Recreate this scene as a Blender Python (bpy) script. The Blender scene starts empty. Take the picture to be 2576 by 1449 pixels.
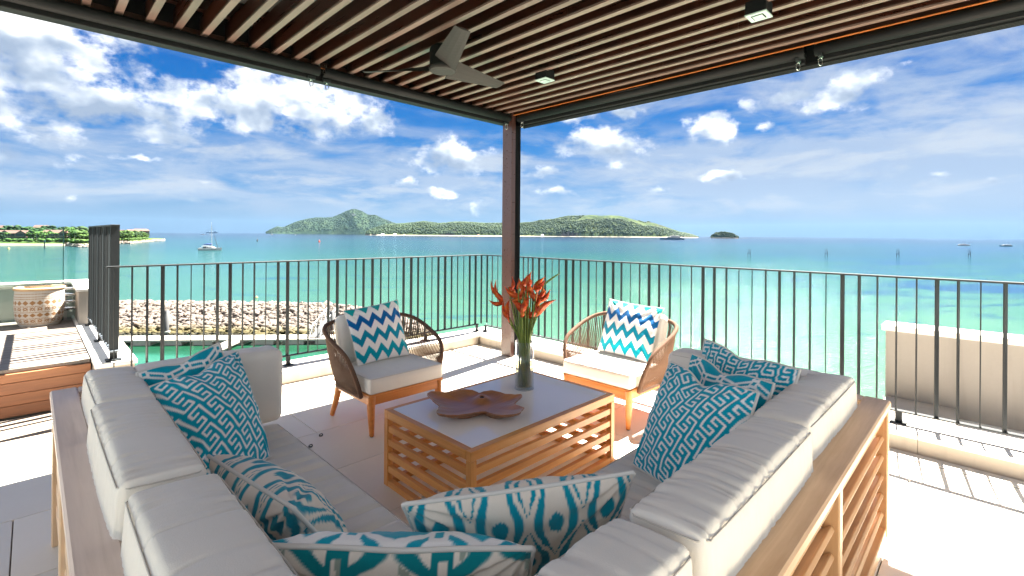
import bpy, bmesh, math, random
import numpy as np
from mathutils import Vector, Matrix
random.seed(7); rng = np.random.default_rng(7)
S = bpy.context.scene; COL = S.collection
SQ2 = math.sqrt(2)

# ------------------------------------------------------------------ camera
F, CX, CY, ROLL, CH = 1209.0, 1288.0, 590.3, math.radians(.43), 1.4
cam = bpy.data.cameras.new('camera'); camo = bpy.data.objects.new('camera', cam); COL.objects.link(camo)
cam.sensor_width = 36; cam.lens = 36*F/2576; cam.shift_y = -(724.5-CY)/2576
cam.clip_start = .05; cam.clip_end = 120000
r_ = Vector((1, -1, 0)).normalized(); u_ = Vector((0, 0, 1)); f_ = Vector((1, 1, 0)).normalized()
rr = r_*math.cos(ROLL)+u_*math.sin(ROLL); uu = u_*math.cos(ROLL)-r_*math.sin(ROLL)
camo.matrix_world = Matrix(((rr.x, uu.x, -f_.x, 0), (rr.y, uu.y, -f_.y, 0), (rr.z, uu.z, -f_.z, CH), (0, 0, 0, 1)))
S.camera = camo

# ------------------------------------------------------------------ light and exposure
S.view_settings.view_transform = 'Standard'; S.view_settings.look = 'None'
S.view_settings.gamma = 1; S.view_settings.use_curve_mapping = False
S.view_settings.exposure = 3.62
SUNV = Vector((.56, .08, 1)).normalized()
sun = bpy.data.lights.new('sun', 'SUN'); sun.energy = 4.6; sun.angle = math.radians(.5); sun.color = (1, .945, .85)
suno = bpy.data.objects.new('sun', sun); COL.objects.link(suno)
suno.rotation_euler = SUNV.to_track_quat('Z', 'Y').to_euler(); suno.location = (20, 5, 40)
SKY_STRENGTH = .1

# ------------------------------------------------------------------ node helpers
class NT:
    def __init__(s, tree): s.t = tree; s.n = tree.nodes; s.l = tree.links
    def node(s, kind, **kw):
        n = s.n.new(kind)
        for k, v in kw.items(): setattr(n, k, v)
        return n
    def put(s, sock, v):
        if isinstance(v, bpy.types.NodeSocket): s.l.new(v, sock)
        elif v is not None:
            if hasattr(sock.default_value, '__len__') and not hasattr(v, '__len__'): v = (v,)*len(sock.default_value)
            if hasattr(sock.default_value, '__len__') and len(sock.default_value) == 4 and len(v) == 3: v = (*v, 1)
            sock.default_value = v
    def m(s, op, a, b=None, c=None, clamp=False):
        n = s.node('ShaderNodeMath', operation=op, use_clamp=clamp)
        s.put(n.inputs[0], a); s.put(n.inputs[1], b); s.put(n.inputs[2], c); return n.outputs[0]
    def v(s, op, a, b=None):
        n = s.node('ShaderNodeVectorMath', operation=op); s.put(n.inputs[0], a); s.put(n.inputs[1], b)
        return n.outputs['Value'] if op in ('LENGTH', 'DOT_PRODUCT') else n.outputs[0]
    def xyz(s, x=0., y=0., z=0.):
        n = s.node('ShaderNodeCombineXYZ'); s.put(n.inputs[0], x); s.put(n.inputs[1], y); s.put(n.inputs[2], z); return n.outputs[0]
    def sep(s, v):
        n = s.node('ShaderNodeSeparateXYZ'); s.put(n.inputs[0], v); return n.outputs
    def noise(s, vec, scale=5., detail=3., rough=.5, dist=0., dims='3D'):
        n = s.node('ShaderNodeTexNoise', noise_dimensions=dims); s.put(n.inputs['Vector'], vec); s.put(n.inputs['Scale'], scale)
        n.inputs['Detail'].default_value = detail; n.inputs['Roughness'].default_value = rough; n.inputs['Distortion'].default_value = dist
        return n.outputs['Fac']
    def voro(s, vec, scale=5., feature='F1'):
        n = s.node('ShaderNodeTexVoronoi', feature=feature); s.put(n.inputs['Vector'], vec); n.inputs['Scale'].default_value = scale; return n
    def ramp(s, fac, stops, interp='LINEAR'):
        n = s.node('ShaderNodeValToRGB'); cr = n.color_ramp; cr.interpolation = interp
        while len(cr.elements) < len(stops): cr.elements.new(.5)
        for e, (p, c) in zip(cr.elements, stops):
            e.position = p; e.color = (*c, 1) if hasattr(c, '__len__') else (c, c, c, 1)
        s.put(n.inputs[0], fac); return n.outputs[0]
    def ss(s, x, a, b):
        n = s.node('ShaderNodeMapRange', interpolation_type='SMOOTHSTEP', clamp=True)
        s.put(n.inputs[0], x); n.inputs[1].default_value = a; n.inputs[2].default_value = b; return n.outputs[0]
    def mix(s, f, a, b, mode='MIX'):
        n = s.node('ShaderNodeMix', data_type='RGBA', blend_type=mode)
        s.put(n.inputs[0], f); s.put(n.inputs[6], a); s.put(n.inputs[7], b); return n.outputs[2]
    def bump(s, h, strength=.3, dist=.01, normal=None):
        n = s.node('ShaderNodeBump'); n.inputs['Strength'].default_value = strength; n.inputs['Distance'].default_value = dist
        s.put(n.inputs['Height'], h)
        if normal is not None: s.l.new(normal, n.inputs['Normal'])
        return n.outputs[0]
    def obj(s): return s.node('ShaderNodeTexCoord').outputs['Object']
    def pos(s): return s.node('ShaderNodeNewGeometry').outputs['Position']
    def rnd(s): return s.node('ShaderNodeObjectInfo').outputs['Random']
    def map(s, v, scale=(1, 1, 1), rot=(0, 0, 0), loc=(0, 0, 0)):
        n = s.node('ShaderNodeMapping'); s.put(n.inputs[0], v); n.inputs['Scale'].default_value = scale
        n.inputs['Rotation'].default_value = rot; n.inputs['Location'].default_value = loc; return n.outputs[0]

def new_mat(name, color=None, rough=.5, metal=0., spec=.5, **kw):
    m = bpy.data.materials.new(name); m.use_nodes = True; t = NT(m.node_tree)
    b = t.n['Principled BSDF']
    b.inputs['Roughness'].default_value = rough; b.inputs['Metallic'].default_value = metal
    b.inputs['Specular IOR Level'].default_value = spec
    if color is not None: b.inputs['Base Color'].default_value = (*color, 1)
    for k, v in kw.items(): b.inputs[k.replace('_', ' ')].default_value = v
    m['t'] = 0
    return m, t, b

# ------------------------------------------------------------------ world: sky and clouds
def D2AE(u, v):     # direction (azimuth from the terrace diagonal, elevation) in radians
    a, b = (u-CX), (v-CY); c, s = math.cos(ROLL), math.sin(ROLL)
    x, y = (a*c+b*s)/F, (-a*s+b*c)/F
    A = math.atan(x); return A, math.atan(-y*math.cos(A))
def build_world():
    w = bpy.data.worlds.new('World'); S.world = w; w.use_nodes = True
    t = NT(w.node_tree); bg = t.n['Background']
    sky = t.node('ShaderNodeTexSky', sky_type='NISHITA'); sky.sun_disc = False
    sky.sun_elevation = math.asin(SUNV.z); sky.sun_rotation = math.atan2(SUNV.x, SUNV.y)
    sky.altitude = 0; sky.air_density = 1.0; sky.dust_density = .5; sky.ozone_density = 3.0
    d = t.node('ShaderNodeTexCoord').outputs['Generated']
    x, y, z = t.sep(d)
    az = t.m('ARCTAN2', t.m('SUBTRACT', x, y), t.m('ADD', x, y))
    el = t.m('ARCSINE', z)
    P = t.xyz(az, el, 0.)
    skyc = t.n.new('ShaderNodeHueSaturation'); skyc.inputs['Saturation'].default_value = 1.5; skyc.inputs['Value'].default_value = .12
    t.l.new(sky.outputs[0], skyc.inputs['Color'])
    base = t.mix(.78, skyc.outputs[0], t.ramp(t.m('MULTIPLY', el, .8), [(0., (0.209, 0.3638, 0.5882)), (.07, (0.06579, 0.2322, 0.5573)), (.15, (0.006192, 0.1548, 0.5108)), (.28, (0, 0.08127, 0.4102)), (.6, (0, 0.0774, 0.387)), (1., (0, 0.0774, 0.3715))]))
    # warped coordinates
    wn = t.node('ShaderNodeTexNoise'); t.l.new(P, wn.inputs['Vector']); wn.inputs['Scale'].default_value = 13; wn.inputs['Detail'].default_value = 6
    warp = t.v('MULTIPLY', t.v('SUBTRACT', wn.outputs['Color'], (.5, .5, .5)), (.095, .06, 0))
    Pw = t.v('ADD', P, warp)
    # blobs of cumulus: D-pixel centre, radii in D pixels
    blobs = [(60, 130, 430, 190), (330, 280, 190, 70), (-60, 250, 240, 90), (130, 190, 260, 135), (260, 250, 220, 75), (90, 60, 180, 90), (430, 235, 110, 50), (480, 265, 120, 65), (560, 260, 120, 60), (700, 250, 150, 75),
             (780, 230, 110, 60), (850, 270, 130, 65), (930, 300, 75, 42), (720, 330, 60, 28), (640, 280, 130, 50),
             (1120, 385, 85, 62), (1160, 400, 70, 40), (1500, 360, 85, 48), (1570, 375, 70, 45), (1460, 345, 50, 26),
             (1880, 262, 55, 24), (1960, 255, 110, 24), (2120, 235, 110, 42), (2190, 215, 80, 34), (1800, 325, 60, 38), (1930, 310, 48, 20),
             (1560, 275, 90, 26), (1470, 290, 80, 22), (1400, 485, 70, 16), (1640, 483, 50, 12), (1030, 460, 30, 16), (1110, 487, 60, 12), (1830, 440, 110, 17),
             (2380, 446, 45, 13), (2520, 452, 60, 12), (1350, 430, 40, 20), (1210, 520, 30, 20), (160, 492, 40, 9), (520, 470, 60, 9),
             (350, 400, 130, 12)]
    f = None; sh = None
    for (u, v, ru, rv) in blobs:
        A, E = D2AE(u, v); k = math.cos(A)**2/F; ke = math.cos(A)/F
        q = t.v('MULTIPLY', t.v('SUBTRACT', Pw, (A, E, 0)), (1/(ru*k*1.0), 1/(rv*ke), 0))
        g = t.m('SUBTRACT', 1. if rv > 30 else .72, t.v('LENGTH', q))
        f = g if f is None else t.m('MAXIMUM', f, g)
        qy = t.sep(q)[1]
        e = t.m('MULTIPLY', qy, t.ss(g, -.3, .5))
        sh = e if sh is None else t.m('ADD', sh, e)
    # unseen clouds round the rest of the sky, cover raised to fill the shade
    big = t.noise(t.map(d, (1, 1, 2.2)), 2.1, 3., .5)
    outside = t.m('MULTIPLY', t.ss(t.m('ABSOLUTE', az), .95, 1.3), 1.)
    f = t.m('MAXIMUM', f, t.m('SUBTRACT', t.m('MULTIPLY', t.m('SUBTRACT', big, .33), 5.), t.m('MULTIPLY', t.m('SUBTRACT', 1., outside), 9.)))
    Ps = t.v('MULTIPLY', P, (1., 1.35, 1.))
    n1 = t.noise(Ps, 17., 10., .6); n1s = t.noise(Ps, 11., 3.5, .5); n1b = t.noise(t.v('ADD', Ps, (.014, .028, 0)), 11., 3.5, .5)
    n2 = t.noise(Ps, 5.5, 5., .5)
    dens = t.m('ADD', f, t.m('ADD', t.m('MULTIPLY', t.m('SUBTRACT', n1, .5), 3.3), t.m('MULTIPLY', t.m('SUBTRACT', n2, .5), .9)))
    alpha = t.ss(dens, -.12, .80)
    emb = t.m('MULTIPLY', t.m('SUBTRACT', n1s, n1b), 3.2)
    lit = t.m('ADD', t.m('ADD', t.m('MULTIPLY', sh, .32), emb), t.m('SUBTRACT', .66, t.m('MULTIPLY', t.ss(dens, .25, 1.3), .18)), clamp=True)
    lit = t.m('ADD', lit, t.m('MULTIPLY', t.m('SUBTRACT', n2, .5), .9), clamp=True)
    ccol = t.ramp(lit, [(0., (.27, .34, .45)), (.3, (.36, .43, .53)), (.5, (.47, .53, .61)), (.72, (.66, .69, .73)), (.95, (1., 1., 1.))])
    sd = t.v('DOT_PRODUCT', d, tuple(SUNV))          # cosine to the sun, drives the added cloud brightness
    gain = t.m('ADD', t.m('ADD', 1.3, t.m('MULTIPLY', t.ss(sd, .68, .98), 5.)), t.m('MULTIPLY', t.ss(sd, .12, -.45), 1.8))   # unseen clouds round the sun and behind the camera brightened to fill the shade
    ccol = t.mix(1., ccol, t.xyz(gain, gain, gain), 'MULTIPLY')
    # veils of high cloud
    Pv = t.map(P, (1., 4.2, 1), (0, 0, math.radians(-7)))
    v1 = t.noise(Pv, 4.5, 7., .58, .6); v2 = t.noise(t.map(P, (1., 3., 1.), (0, 0, math.radians(11)), (4, 2, 0)), 7., 6., .6, 1.)
    band = t.m('MULTIPLY', t.ss(el, .0, .07), t.m('SUBTRACT', 1., t.ss(el, .13, .22)))
    right = t.ss(az, .12, .55)
    amt = t.m('ADD', t.m('ADD', t.m('MULTIPLY', band, .17), t.m('MULTIPLY', right, .13)), .0)
    veil = t.ss(t.m('ADD', t.m('ADD', t.m('MULTIPLY', v1, .65), t.m('MULTIPLY', v2, .35)), amt), .50, .76)
    veil = t.m('MULTIPLY', veil, .80)
    c = t.mix(veil, base, (.44, .53, .67))
    v3 = t.noise(t.map(P, (1., 3.8, 1), (0, 0, math.radians(-3)), (7, 1, 0)), 6.5, 9., .62, .3)
    low = t.m('MULTIPLY', t.ss(el, .015, .06), t.m('SUBTRACT', 1., t.ss(el, .15, .24)))
    c = t.mix(t.m('MULTIPLY', t.m('MULTIPLY', t.ss(v3, .47, .66), low), .72), c, (.56, .62, .70))
    v4 = t.noise(t.map(P, (1., 2.4, 1), (0, 0, math.radians(14)), (1, 5, 0)), 3.6, 9., .62, .8)
    c = t.mix(t.m('MULTIPLY', t.m('MULTIPLY', t.ss(v4, .46, .68), t.ss(az, .05, .4)), t.m('MULTIPLY', t.ss(el, .10, .2), .65)), c, (.56, .62, .71))
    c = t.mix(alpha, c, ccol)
    # haze at the horizon, below it the sea's own colour
    c = t.mix(t.m('SUBTRACT', 1., t.ss(el, -.01, .075)), c, (.20, .32, .49))
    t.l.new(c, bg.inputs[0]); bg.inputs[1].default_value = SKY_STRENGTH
build_world()

# ------------------------------------------------------------------ geometry helpers
def un(u, v):
    a, b = u-CX, v-CY; c, s = math.cos(ROLL), math.sin(ROLL)
    return (a*c+b*s)/F, (-a*s+b*c)/F
def gp(u, v, Z=0.):            # the point at height Z in that direction
    a, b = un(u, v); s = SQ2*(CH-Z)/b; d = a*s
    return Vector(((s+d)/2, (s-d)/2, Z))
def at(u, depth, Z=0.):        # the point at that bearing and distance from the terrace
    a, _ = un(u, CY); return Vector((depth*(1+a)/SQ2, depth*(1-a)/SQ2, Z))
SEA = -10.6

class MB:
    def __init__(s): s.v = []; s.f = []
    def add(s, vs, fs):
        n = len(s.v); s.v += [tuple(p) for p in vs]; s.f += [tuple(i+n for i in f) for f in fs]; return s
    def box(s, a, b, bev=0., M=None):
        x0, y0, z0 = a; x1, y1, z1 = b
        if bev <= 0:
            vs = [(x0, y0, z0), (x1, y0, z0), (x1, y1, z0), (x0, y1, z0), (x0, y0, z1), (x1, y0, z1), (x1, y1, z1), (x0, y1, z1)]
            fs = [(0, 3, 2, 1), (4, 5, 6, 7), (0, 1, 5, 4), (1, 2, 6, 5), (2, 3, 7, 6), (3, 0, 4, 7)]
        else:
            bev = min(bev, (x1-x0)*.45, (y1-y0)*.45, (z1-z0)*.45)
            c = Vector(((x0+x1)/2, (y0+y1)/2, (z0+z1)/2)); h = Vector(((x1-x0)/2, (y1-y0)/2, (z1-z0)/2))
            vs = []; idx = {}
            for sx in (-1, 1):
                for sy in (-1, 1):
                    for sz in (-1, 1):
                        for ax in range(3):
                            o = [h.x-bev, h.y-bev, h.z-bev]; o[ax] = h[ax]
                            idx[(sx, sy, sz, ax)] = len(vs); vs.append((c.x+sx*o[0], c.y+sy*o[1], c.z+sz*o[2]))
            fs = []
            def I(sg, ax): return idx[(*sg, ax)]
            for ax in range(3):
                o1, o2 = (ax+1) % 3, (ax+2) % 3
                for s1 in (-1, 1):
                    q = []
                    for (p, r) in ((-1, -1), (1, -1), (1, 1), (-1, 1)):
                        sg = [0, 0, 0]; sg[ax] = s1; sg[o1] = p; sg[o2] = r; q.append(I(sg, ax))
                    fs.append(tuple(q if s1 > 0 else q[::-1]))
                # edges along ax
                for p in (-1, 1):
                    for r in (-1, 1):
                        sa = [0, 0, 0]; sa[o1] = p; sa[o2] = r; sb = list(sa); sa[ax] = -1; sb[ax] = 1
                        q = [I(sa, o1), I(sb, o1), I(sb, o2), I(sa, o2)]
                        fs.append(tuple(q if p*r < 0 else q[::-1]))
            for sx in (-1, 1):
                for sy in (-1, 1):
                    for sz in (-1, 1):
                        q = [I((sx, sy, sz), 0), I((sx, sy, sz), 1), I((sx, sy, sz), 2)]
                        fs.append(tuple(q if sx*sy*sz > 0 else q[::-1]))
        if M is not None: vs = [M @ Vector(p) for p in vs]
        return s.add(vs, fs)
    def tube(s, pts, r, n=8, caps=True, flat=1., up=None):
        pts = [Vector(p) for p in pts]; rs = r if hasattr(r, '__len__') else [r]*len(pts)
        vs = []; fs = []; T0 = None; N = None
        for i, p in enumerate(pts):
            T = (pts[min(i+1, len(pts)-1)]-pts[max(i-1, 0)]).normalized()
            if N is None:
                N = Vector(up) if up is not None else (Vector((0, 0, 1)) if abs(T.z) < .9 else Vector((1, 0, 0)))
            N = (N-T*N.dot(T)); N = N.normalized() if N.length > 1e-6 else T.orthogonal().normalized(); B = T.cross(N)
            for k in range(n):
                a = 2*math.pi*k/n; vs.append(p+N*math.cos(a)*rs[i]*flat+B*math.sin(a)*rs[i])
        for i in range(len(pts)-1):
            for k in range(n):
                a = i*n+k; b = i*n+(k+1) % n; fs.append((a, b, b+n, a+n))
        if caps: fs.append(tuple(range(n))[::-1]); fs.append(tuple((len(pts)-1)*n+k for k in range(n)))
        return s.add(vs, fs)
    def lathe(s, prof, n=24, c=(0, 0, 0), caps=False):
        vs = []; fs = []
        for (r, z) in prof:
            for k in range(n):
                a = 2*math.pi*k/n; vs.append((c[0]+r*math.cos(a), c[1]+r*math.sin(a), c[2]+z))
        for i in range(len(prof)-1):
            for k in range(n):
                a = i*n+k; b = i*n+(k+1) % n; fs.append((a, b, b+n, a+n))
        if caps: fs.append(tuple(range(n))[::-1]); fs.append(tuple((len(prof)-1)*n+k for k in range(n)))
        return s.add(vs, fs)
    def mesh(s, name, mat, smooth=False):
        me = bpy.data.meshes.new(name); me.from_pydata(s.v, [], s.f); me.update()
        if mat: me.materials.append(mat)
        if smooth: me.shade_smooth()
        return me
def npmesh(name, V, Q, mat, smooth=False):
    me = bpy.data.meshes.new(name); V = np.asarray(V, np.float32); Q = np.asarray(Q, np.int32); k = Q.shape[1]
    me.vertices.add(len(V)); me.vertices.foreach_set('co', V.ravel())
    me.loops.add(Q.size); me.loops.foreach_set('vertex_index', Q.ravel())
    me.polygons.add(len(Q)); me.polygons.foreach_set('loop_start', np.arange(0, Q.size, k, dtype=np.int32))
    me.polygons.foreach_set('loop_total', np.full(len(Q), k, np.int32))
    me.update(calc_edges=True)
    if mat: me.materials.append(mat)
    if smooth: me.shade_smooth()
    return me
def link(name, me, parent=None, loc=None, rot=None, **props):
    o = bpy.data.objects.new(name, me); COL.objects.link(o)
    if loc is not None: o.location = loc
    if rot is not None: o.rotation_euler = rot
    if parent is not None:
        o.parent = parent; o.matrix_parent_inverse = world_of(parent).inverted()
    for k, v in props.items(): o[k] = v
    return o
def world_of(o):
    M = o.matrix_basis.copy()
    if o.parent: M = world_of(o.parent) @ o.matrix_parent_inverse @ M
    return M
def thing(name, label, cat, loc=(0, 0, 0), group=None):
    o = bpy.data.objects.new(name, None); COL.objects.link(o); o.location = loc; o.empty_display_size = .1
    o['label'] = label; o['category'] = cat
    if group: o['group'] = group
    return o
def tag(o, label, cat, group=None):
    o['label'] = label; o['category'] = cat
    if group: o['group'] = group
    return o
def struct(name, me, loc=None): return link(name, me, None, loc, kind='structure')
def dup(o, parent=None, parent_old=None):
    c = o.copy(); COL.objects.link(c)
    if parent is not None: c.parent = parent
    for ch in [k for k in o.children]: dup(ch, c)
    return c
_beam = {}
def beam(name, p0, p1, w, h, mat, parent=None, bev=.002, up=(0, 0, 1), **props):
    """a straight piece from p0 to p1; its own x axis runs along it (grain follows)"""
    p0, p1 = Vector(p0), Vector(p1); L = (p1-p0).length; X = (p1-p0).normalized(); Z = Vector(up)
    Y = Z.cross(X)
    if Y.length < 1e-4: Z = Vector((1, 0, 0)); Y = Z.cross(X)
    Y.normalize(); Z = X.cross(Y)
    key = (round(L, 4), round(w, 4), round(h, 4), mat.name, bev)
    if key not in _beam: _beam[key] = MB().box((-L/2, -w/2, -h/2), (L/2, w/2, h/2), bev).mesh(name, mat)
    o = bpy.data.objects.new(name, _beam[key]); COL.objects.link(o)
    R = Matrix(((X.x, Y.x, Z.x), (X.y, Y.y, Z.y), (X.z, Y.z, Z.z))).to_4x4()
    o.matrix_basis = Matrix.Translation((p0+p1)/2) @ R
    if parent is not None: o.parent = parent; o.matrix_parent_inverse = world_of(parent).inverted()
    for k, v in props.items(): o[k] = v
    return o
def catmull(pts, n=6, closed=False):
    P = [Vector(p) for p in pts]; out = []; m = len(P)
    rngi = range(m) if closed else range(m-1)
    for i in rngi:
        if closed: a, b, c, d = P[i-1], P[i], P[(i+1) % m], P[(i+2) % m]
        else: a, b, c, d = P[max(i-1, 0)], P[i], P[i+1], P[min(i+2, m-1)]
        for k in range(n):
            t = k/n; out.append(.5*((2*b)+(c-a)*t+(2*a-5*b+4*c-d)*t*t+(3*b-a-3*c+d)*t**3))
    if not closed: out.append(P[-1])
    return out
def vnoise(x, y, seed=0):
    """cheap smooth 2-D value noise on arrays"""
    xi = np.floor(x).astype(int); yi = np.floor(y).astype(int); xf = x-xi; yf = y-yi
    def h(a, b):
        n = (a*374761393+b*668265263+seed*1274126177) & 0x7fffffff
        n = ((n ^ (n >> 13))*1274126177) & 0x7fffffff
        return ((n ^ (n >> 16)) & 0xffff)/65535.
    sx = xf*xf*(3-2*xf); sy = yf*yf*(3-2*yf)
    return (h(xi, yi)*(1-sx)+h(xi+1, yi)*sx)*(1-sy)+(h(xi, yi+1)*(1-sx)+h(xi+1, yi+1)*sx)*sy
def fbm(x, y, o=4, seed=0):
    r = 0; a = .5
    for k in range(o): r = r+a*vnoise(x, y, seed+k*17); x = x*2.03; y = y*2.03; a *= .5
    return r

# ------------------------------------------------------------------ materials
def wood(name, c1, c2, c3, rough=.45, scale=1., spec=.4, bumpk=.15):
    m, t, b = new_mat(name, rough=rough, spec=spec)
    o = t.obj(); off = t.v('MULTIPLY', t.xyz(t.rnd(), t.rnd(), t.rnd()), (17, 31, 23))
    p = t.v('ADD', o, off)
    g = t.noise(t.map(p, (2.2*scale, 42*scale, 42*scale)), 1., 5., .62, .5)
    g2 = t.noise(t.map(p, (1.1*scale, 7*scale, 7*scale)), 1., 3., .5, 1.2)
    k = t.m('ADD', t.m('MULTIPLY', g, .55), t.m('MULTIPLY', g2, .45))
    k = t.m('ADD', k, t.m('MULTIPLY', t.m('SUBTRACT', t.rnd(), .5), .22))
    c = t.ramp(k, [(.28, c1), (.5, c2), (.72, c3)])
    t.l.new(c, b.inputs['Base Color'])
    t.l.new(t.bump(g, bumpk, .002), b.inputs['Normal'])
    t.l.new(t.m('ADD', t.m('MULTIPLY', g, .2), rough-.1), b.inputs['Roughness'])
    return m
M = {}
M['teak'] = wood('warm_teak', (.48, .18, .04), (.66, .29, .08), (.78, .39, .13), .42)
M['chairwood'] = wood('orange_teak', (.40, .125, .025), (.56, .195, .045), (.66, .26, .07), .38)
M['sofawood'] = wood('pale_teak', (.56, .34, .18), (.70, .47, .28), (.80, .58, .38), .5)
M['sofaback'] = wood('amber_teak', (.38, .19, .075), (.52, .285, .125), (.62, .37, .18), .5)
M['sofagrey'] = wood('weathered_teak', (.52, .39, .31), (.66, .52, .43), (.75, .61, .52), .55)
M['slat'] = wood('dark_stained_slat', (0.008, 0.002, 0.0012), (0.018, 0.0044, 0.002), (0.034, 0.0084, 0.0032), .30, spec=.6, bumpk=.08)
M['slatlow'] = wood('pinkish_slat_edge', (0.09275, 0.05333, 0.04405), (0.1252, 0.07655, 0.06264), (0.1577, 0.102, 0.08583), .32, spec=.6, bumpk=.08)  # paler, pinker colour along the bottom of each slat
M['trim'] = wood('orange_trim', (0.21, 0.055, 0.01), (0.29, 0.085, 0.0175), (0.34, 0.12, 0.03), .4)
M['post'] = wood('brown_post', (0.04462, 0.01785, 0.0147), (0.0525, 0.021, 0.01733), (0.06037, 0.0252, 0.01995), .30, spec=.6, bumpk=.02)
M['deckfront'] = wood('red_deck_board', (0.1445, 0.0527, 0.0238), (0.2295, 0.08925, 0.03825), (0.306, 0.1275, 0.05525), .5)
M['deck'] = wood('silvered_deck_board', (0.1008, 0.0823, 0.06719), (0.1444, 0.121, 0.1041), (0.1847, 0.1613, 0.1411), .6)
M['tray'] = wood('polished_brown_wood', (.30, .12, .045), (.40, .17, .065), (.48, .23, .095), .33, spec=.4, bumpk=.03)
M['dock'] = wood('dock_board', (0.204, 0.1836, 0.1581), (0.255, 0.2346, 0.2091), (0.306, 0.2856, 0.255), .7)

def m_fabric(name, col, k=1.):
    m, t, b = new_mat(name, rough=.9, spec=.15, Sheen_Weight=.2)
    o = t.obj()
    w = t.node('ShaderNodeTexChecker'); t.l.new(o, w.inputs[0]); w.inputs['Scale'].default_value = 900
    n = t.noise(o, 9., 4., .6); n2 = t.noise(o, 420., 2., .5)
    c = t.mix(t.m('MULTIPLY', n, .5), tuple(x*.90 for x in col), tuple(min(1, x*1.06) for x in col))
    c = t.mix(t.m('MULTIPLY', n2, .16), c, tuple(x*.6 for x in col))
    t.l.new(c, b.inputs['Base Color'])
    t.l.new(t.bump(t.m('ADD', t.m('MULTIPLY', n2, .6), t.noise(o, 26., 4., .6)), .22*k, .004), b.inputs['Normal'])
    return m
M['cushion'] = m_fabric('grey_cushion_canvas', (.80, .735, .65))
M['cushion_pale'] = m_fabric('pale_cushion_canvas', (.82, .77, .69))
M['seam'] = m_fabric('grey_seam', (.62, .56, .49))
M['piping'] = m_fabric('cream_piping', (.72, .68, .61))
M['towel'] = m_fabric('white_towel', (.85, .86, .88), 2.)
m, t, b = new_mat('printed_cotton', rough=.88, spec=.15, Sheen_Weight=.15)
at_ = t.node('ShaderNodeAttribute', attribute_name='dye')
o = t.obj(); n2 = t.noise(o, 500., 2., .5)
t.l.new(t.mix(t.m('MULTIPLY', n2, .25), at_.outputs['Color'], t.mix(1., at_.outputs['Color'], (.6, .6, .6), 'MULTIPLY')), b.inputs['Base Color'])
t.l.new(t.bump(t.m('ADD', n2, t.noise(o, 30., 3., .6)), .15, .003), b.inputs['Normal'])
M['print'] = m

m, t, b = new_mat('cream_stone_tile', rough=.42, spec=.4)
p = t.pos(); n = t.noise(p, 3.5, 5., .6); n2 = t.noise(p, 60., 3., .6)
c = t.mix(n, (.72, .665, .57), (.78, .73, .64)); c = t.mix(t.m('MULTIPLY', n2, .3), c, (.66, .60, .50))
c = t.mix(1., c, t.ramp(t.rnd(), [(0., (.93, .93, .93)), (1., (1.03, 1.02, 1.0))]), 'MULTIPLY')
t.l.new(c, b.inputs['Base Color']); t.l.new(t.bump(n2, .06, .002), b.inputs['Normal']); M['tile'] = m
m, t, b = new_mat('tile_joint', (.17, .14, .11), .9); M['joint'] = m
def stone(name, c1, c2, rough=.7):
    m, t, b = new_mat(name, rough=rough, spec=.3); p = t.pos()
    n = t.noise(p, 2.5, 6., .6, .4); n2 = t.noise(p, 45., 4., .65)
    st = t.noise(t.map(p, (9, 9, .8)), 1., 4., .6)
    c = t.mix(n, c1, c2); c = t.mix(t.m('MULTIPLY', n2, .35), c, tuple(x*.82 for x in c1)); c = t.mix(t.m('MULTIPLY', t.ss(st, .5, .75), .4), c, tuple(x*.7 for x in c1))
    t.l.new(c, b.inputs['Base Color']); t.l.new(t.bump(n2, .12, .004), b.inputs['Normal']); return m
M['kerb'] = stone('cream_stone_kerb', (0.3794, 0.3244, 0.2632), (0.4284, 0.3733, 0.3121))
M['cap'] = stone('white_coping', (.66, .62, .57), (.72, .69, .64))
M['wall'] = stone('pale_plaster', (0.2856, 0.255, 0.2244), (0.3162, 0.2882, 0.255), .8)
M['greywall'] = stone('grey_plaster', (.40, .39, .36), (.48, .47, .43), .8)
M['soffit'] = stone('grey_soffit', (.05, .05, .045), (.065, .065, .06))
def metal(name, col, rough=.4, metal_=0., spec=.5):
    m, t, b = new_mat(name, rough=rough, metal=metal_, spec=spec); p = t.obj()
    n = t.noise(p, 30., 3., .6)
    t.l.new(t.mix(n, tuple(x*.8 for x in col), tuple(x*1.15 for x in col)), b.inputs['Base Color'])
    t.l.new(t.m('ADD', t.m('MULTIPLY', n, .15), rough-.07), b.inputs['Roughness']); return m
M['tube'] = metal('charcoal_blind_tube', (.006, .006, .007), .6, 0., .2)
M['rail'] = metal('charcoal_powder_coat', (.014, .017, .019), .55, 0., .25)
M['black'] = metal('black_aluminium', (.005, .005, .006), .6, 0., .2)
M['greyalu'] = metal('grey_aluminium', (.07, .085, .10), .45)
M['fan'] = metal('dark_grey_fan', (.026, .022, .021), .6, 0., .2)
M['fanblack'] = metal('black_fan_motor', (.004, .004, .004), .6, 0., .2)
M['steel'] = metal('brushed_steel', (.62, .62, .60), .25, 1.)
M['basketrim'] = metal('tan_basket_rim', (.42, .27, .14), .7)
M['white'] = metal('white_gelcoat', (.42, .42, .42), .3)
M['blue'] = metal('blue_canvas', (.004, .03, .16), .8)
M['darkglass'] = metal('dark_window', (.02, .03, .04), .1)
M['navygrey'] = metal('distant_ship_grey', (.10, .17, .28), .6)
M['yachtblue'] = metal('blue_grey_hull', (.06, .12, .20), .3)
M['redbuoy'] = metal('red_buoy_paint', (.5, .05, .02), .5)
M['yellow'] = metal('yellow_buoy_paint', (.65, .45, .10), .5)
M['pile'] = metal('grey_pile', (.035, .036, .038), .7)
M['ltpane'] = metal('pale_lamp_lens', (.32, .40, .38), .25)
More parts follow.
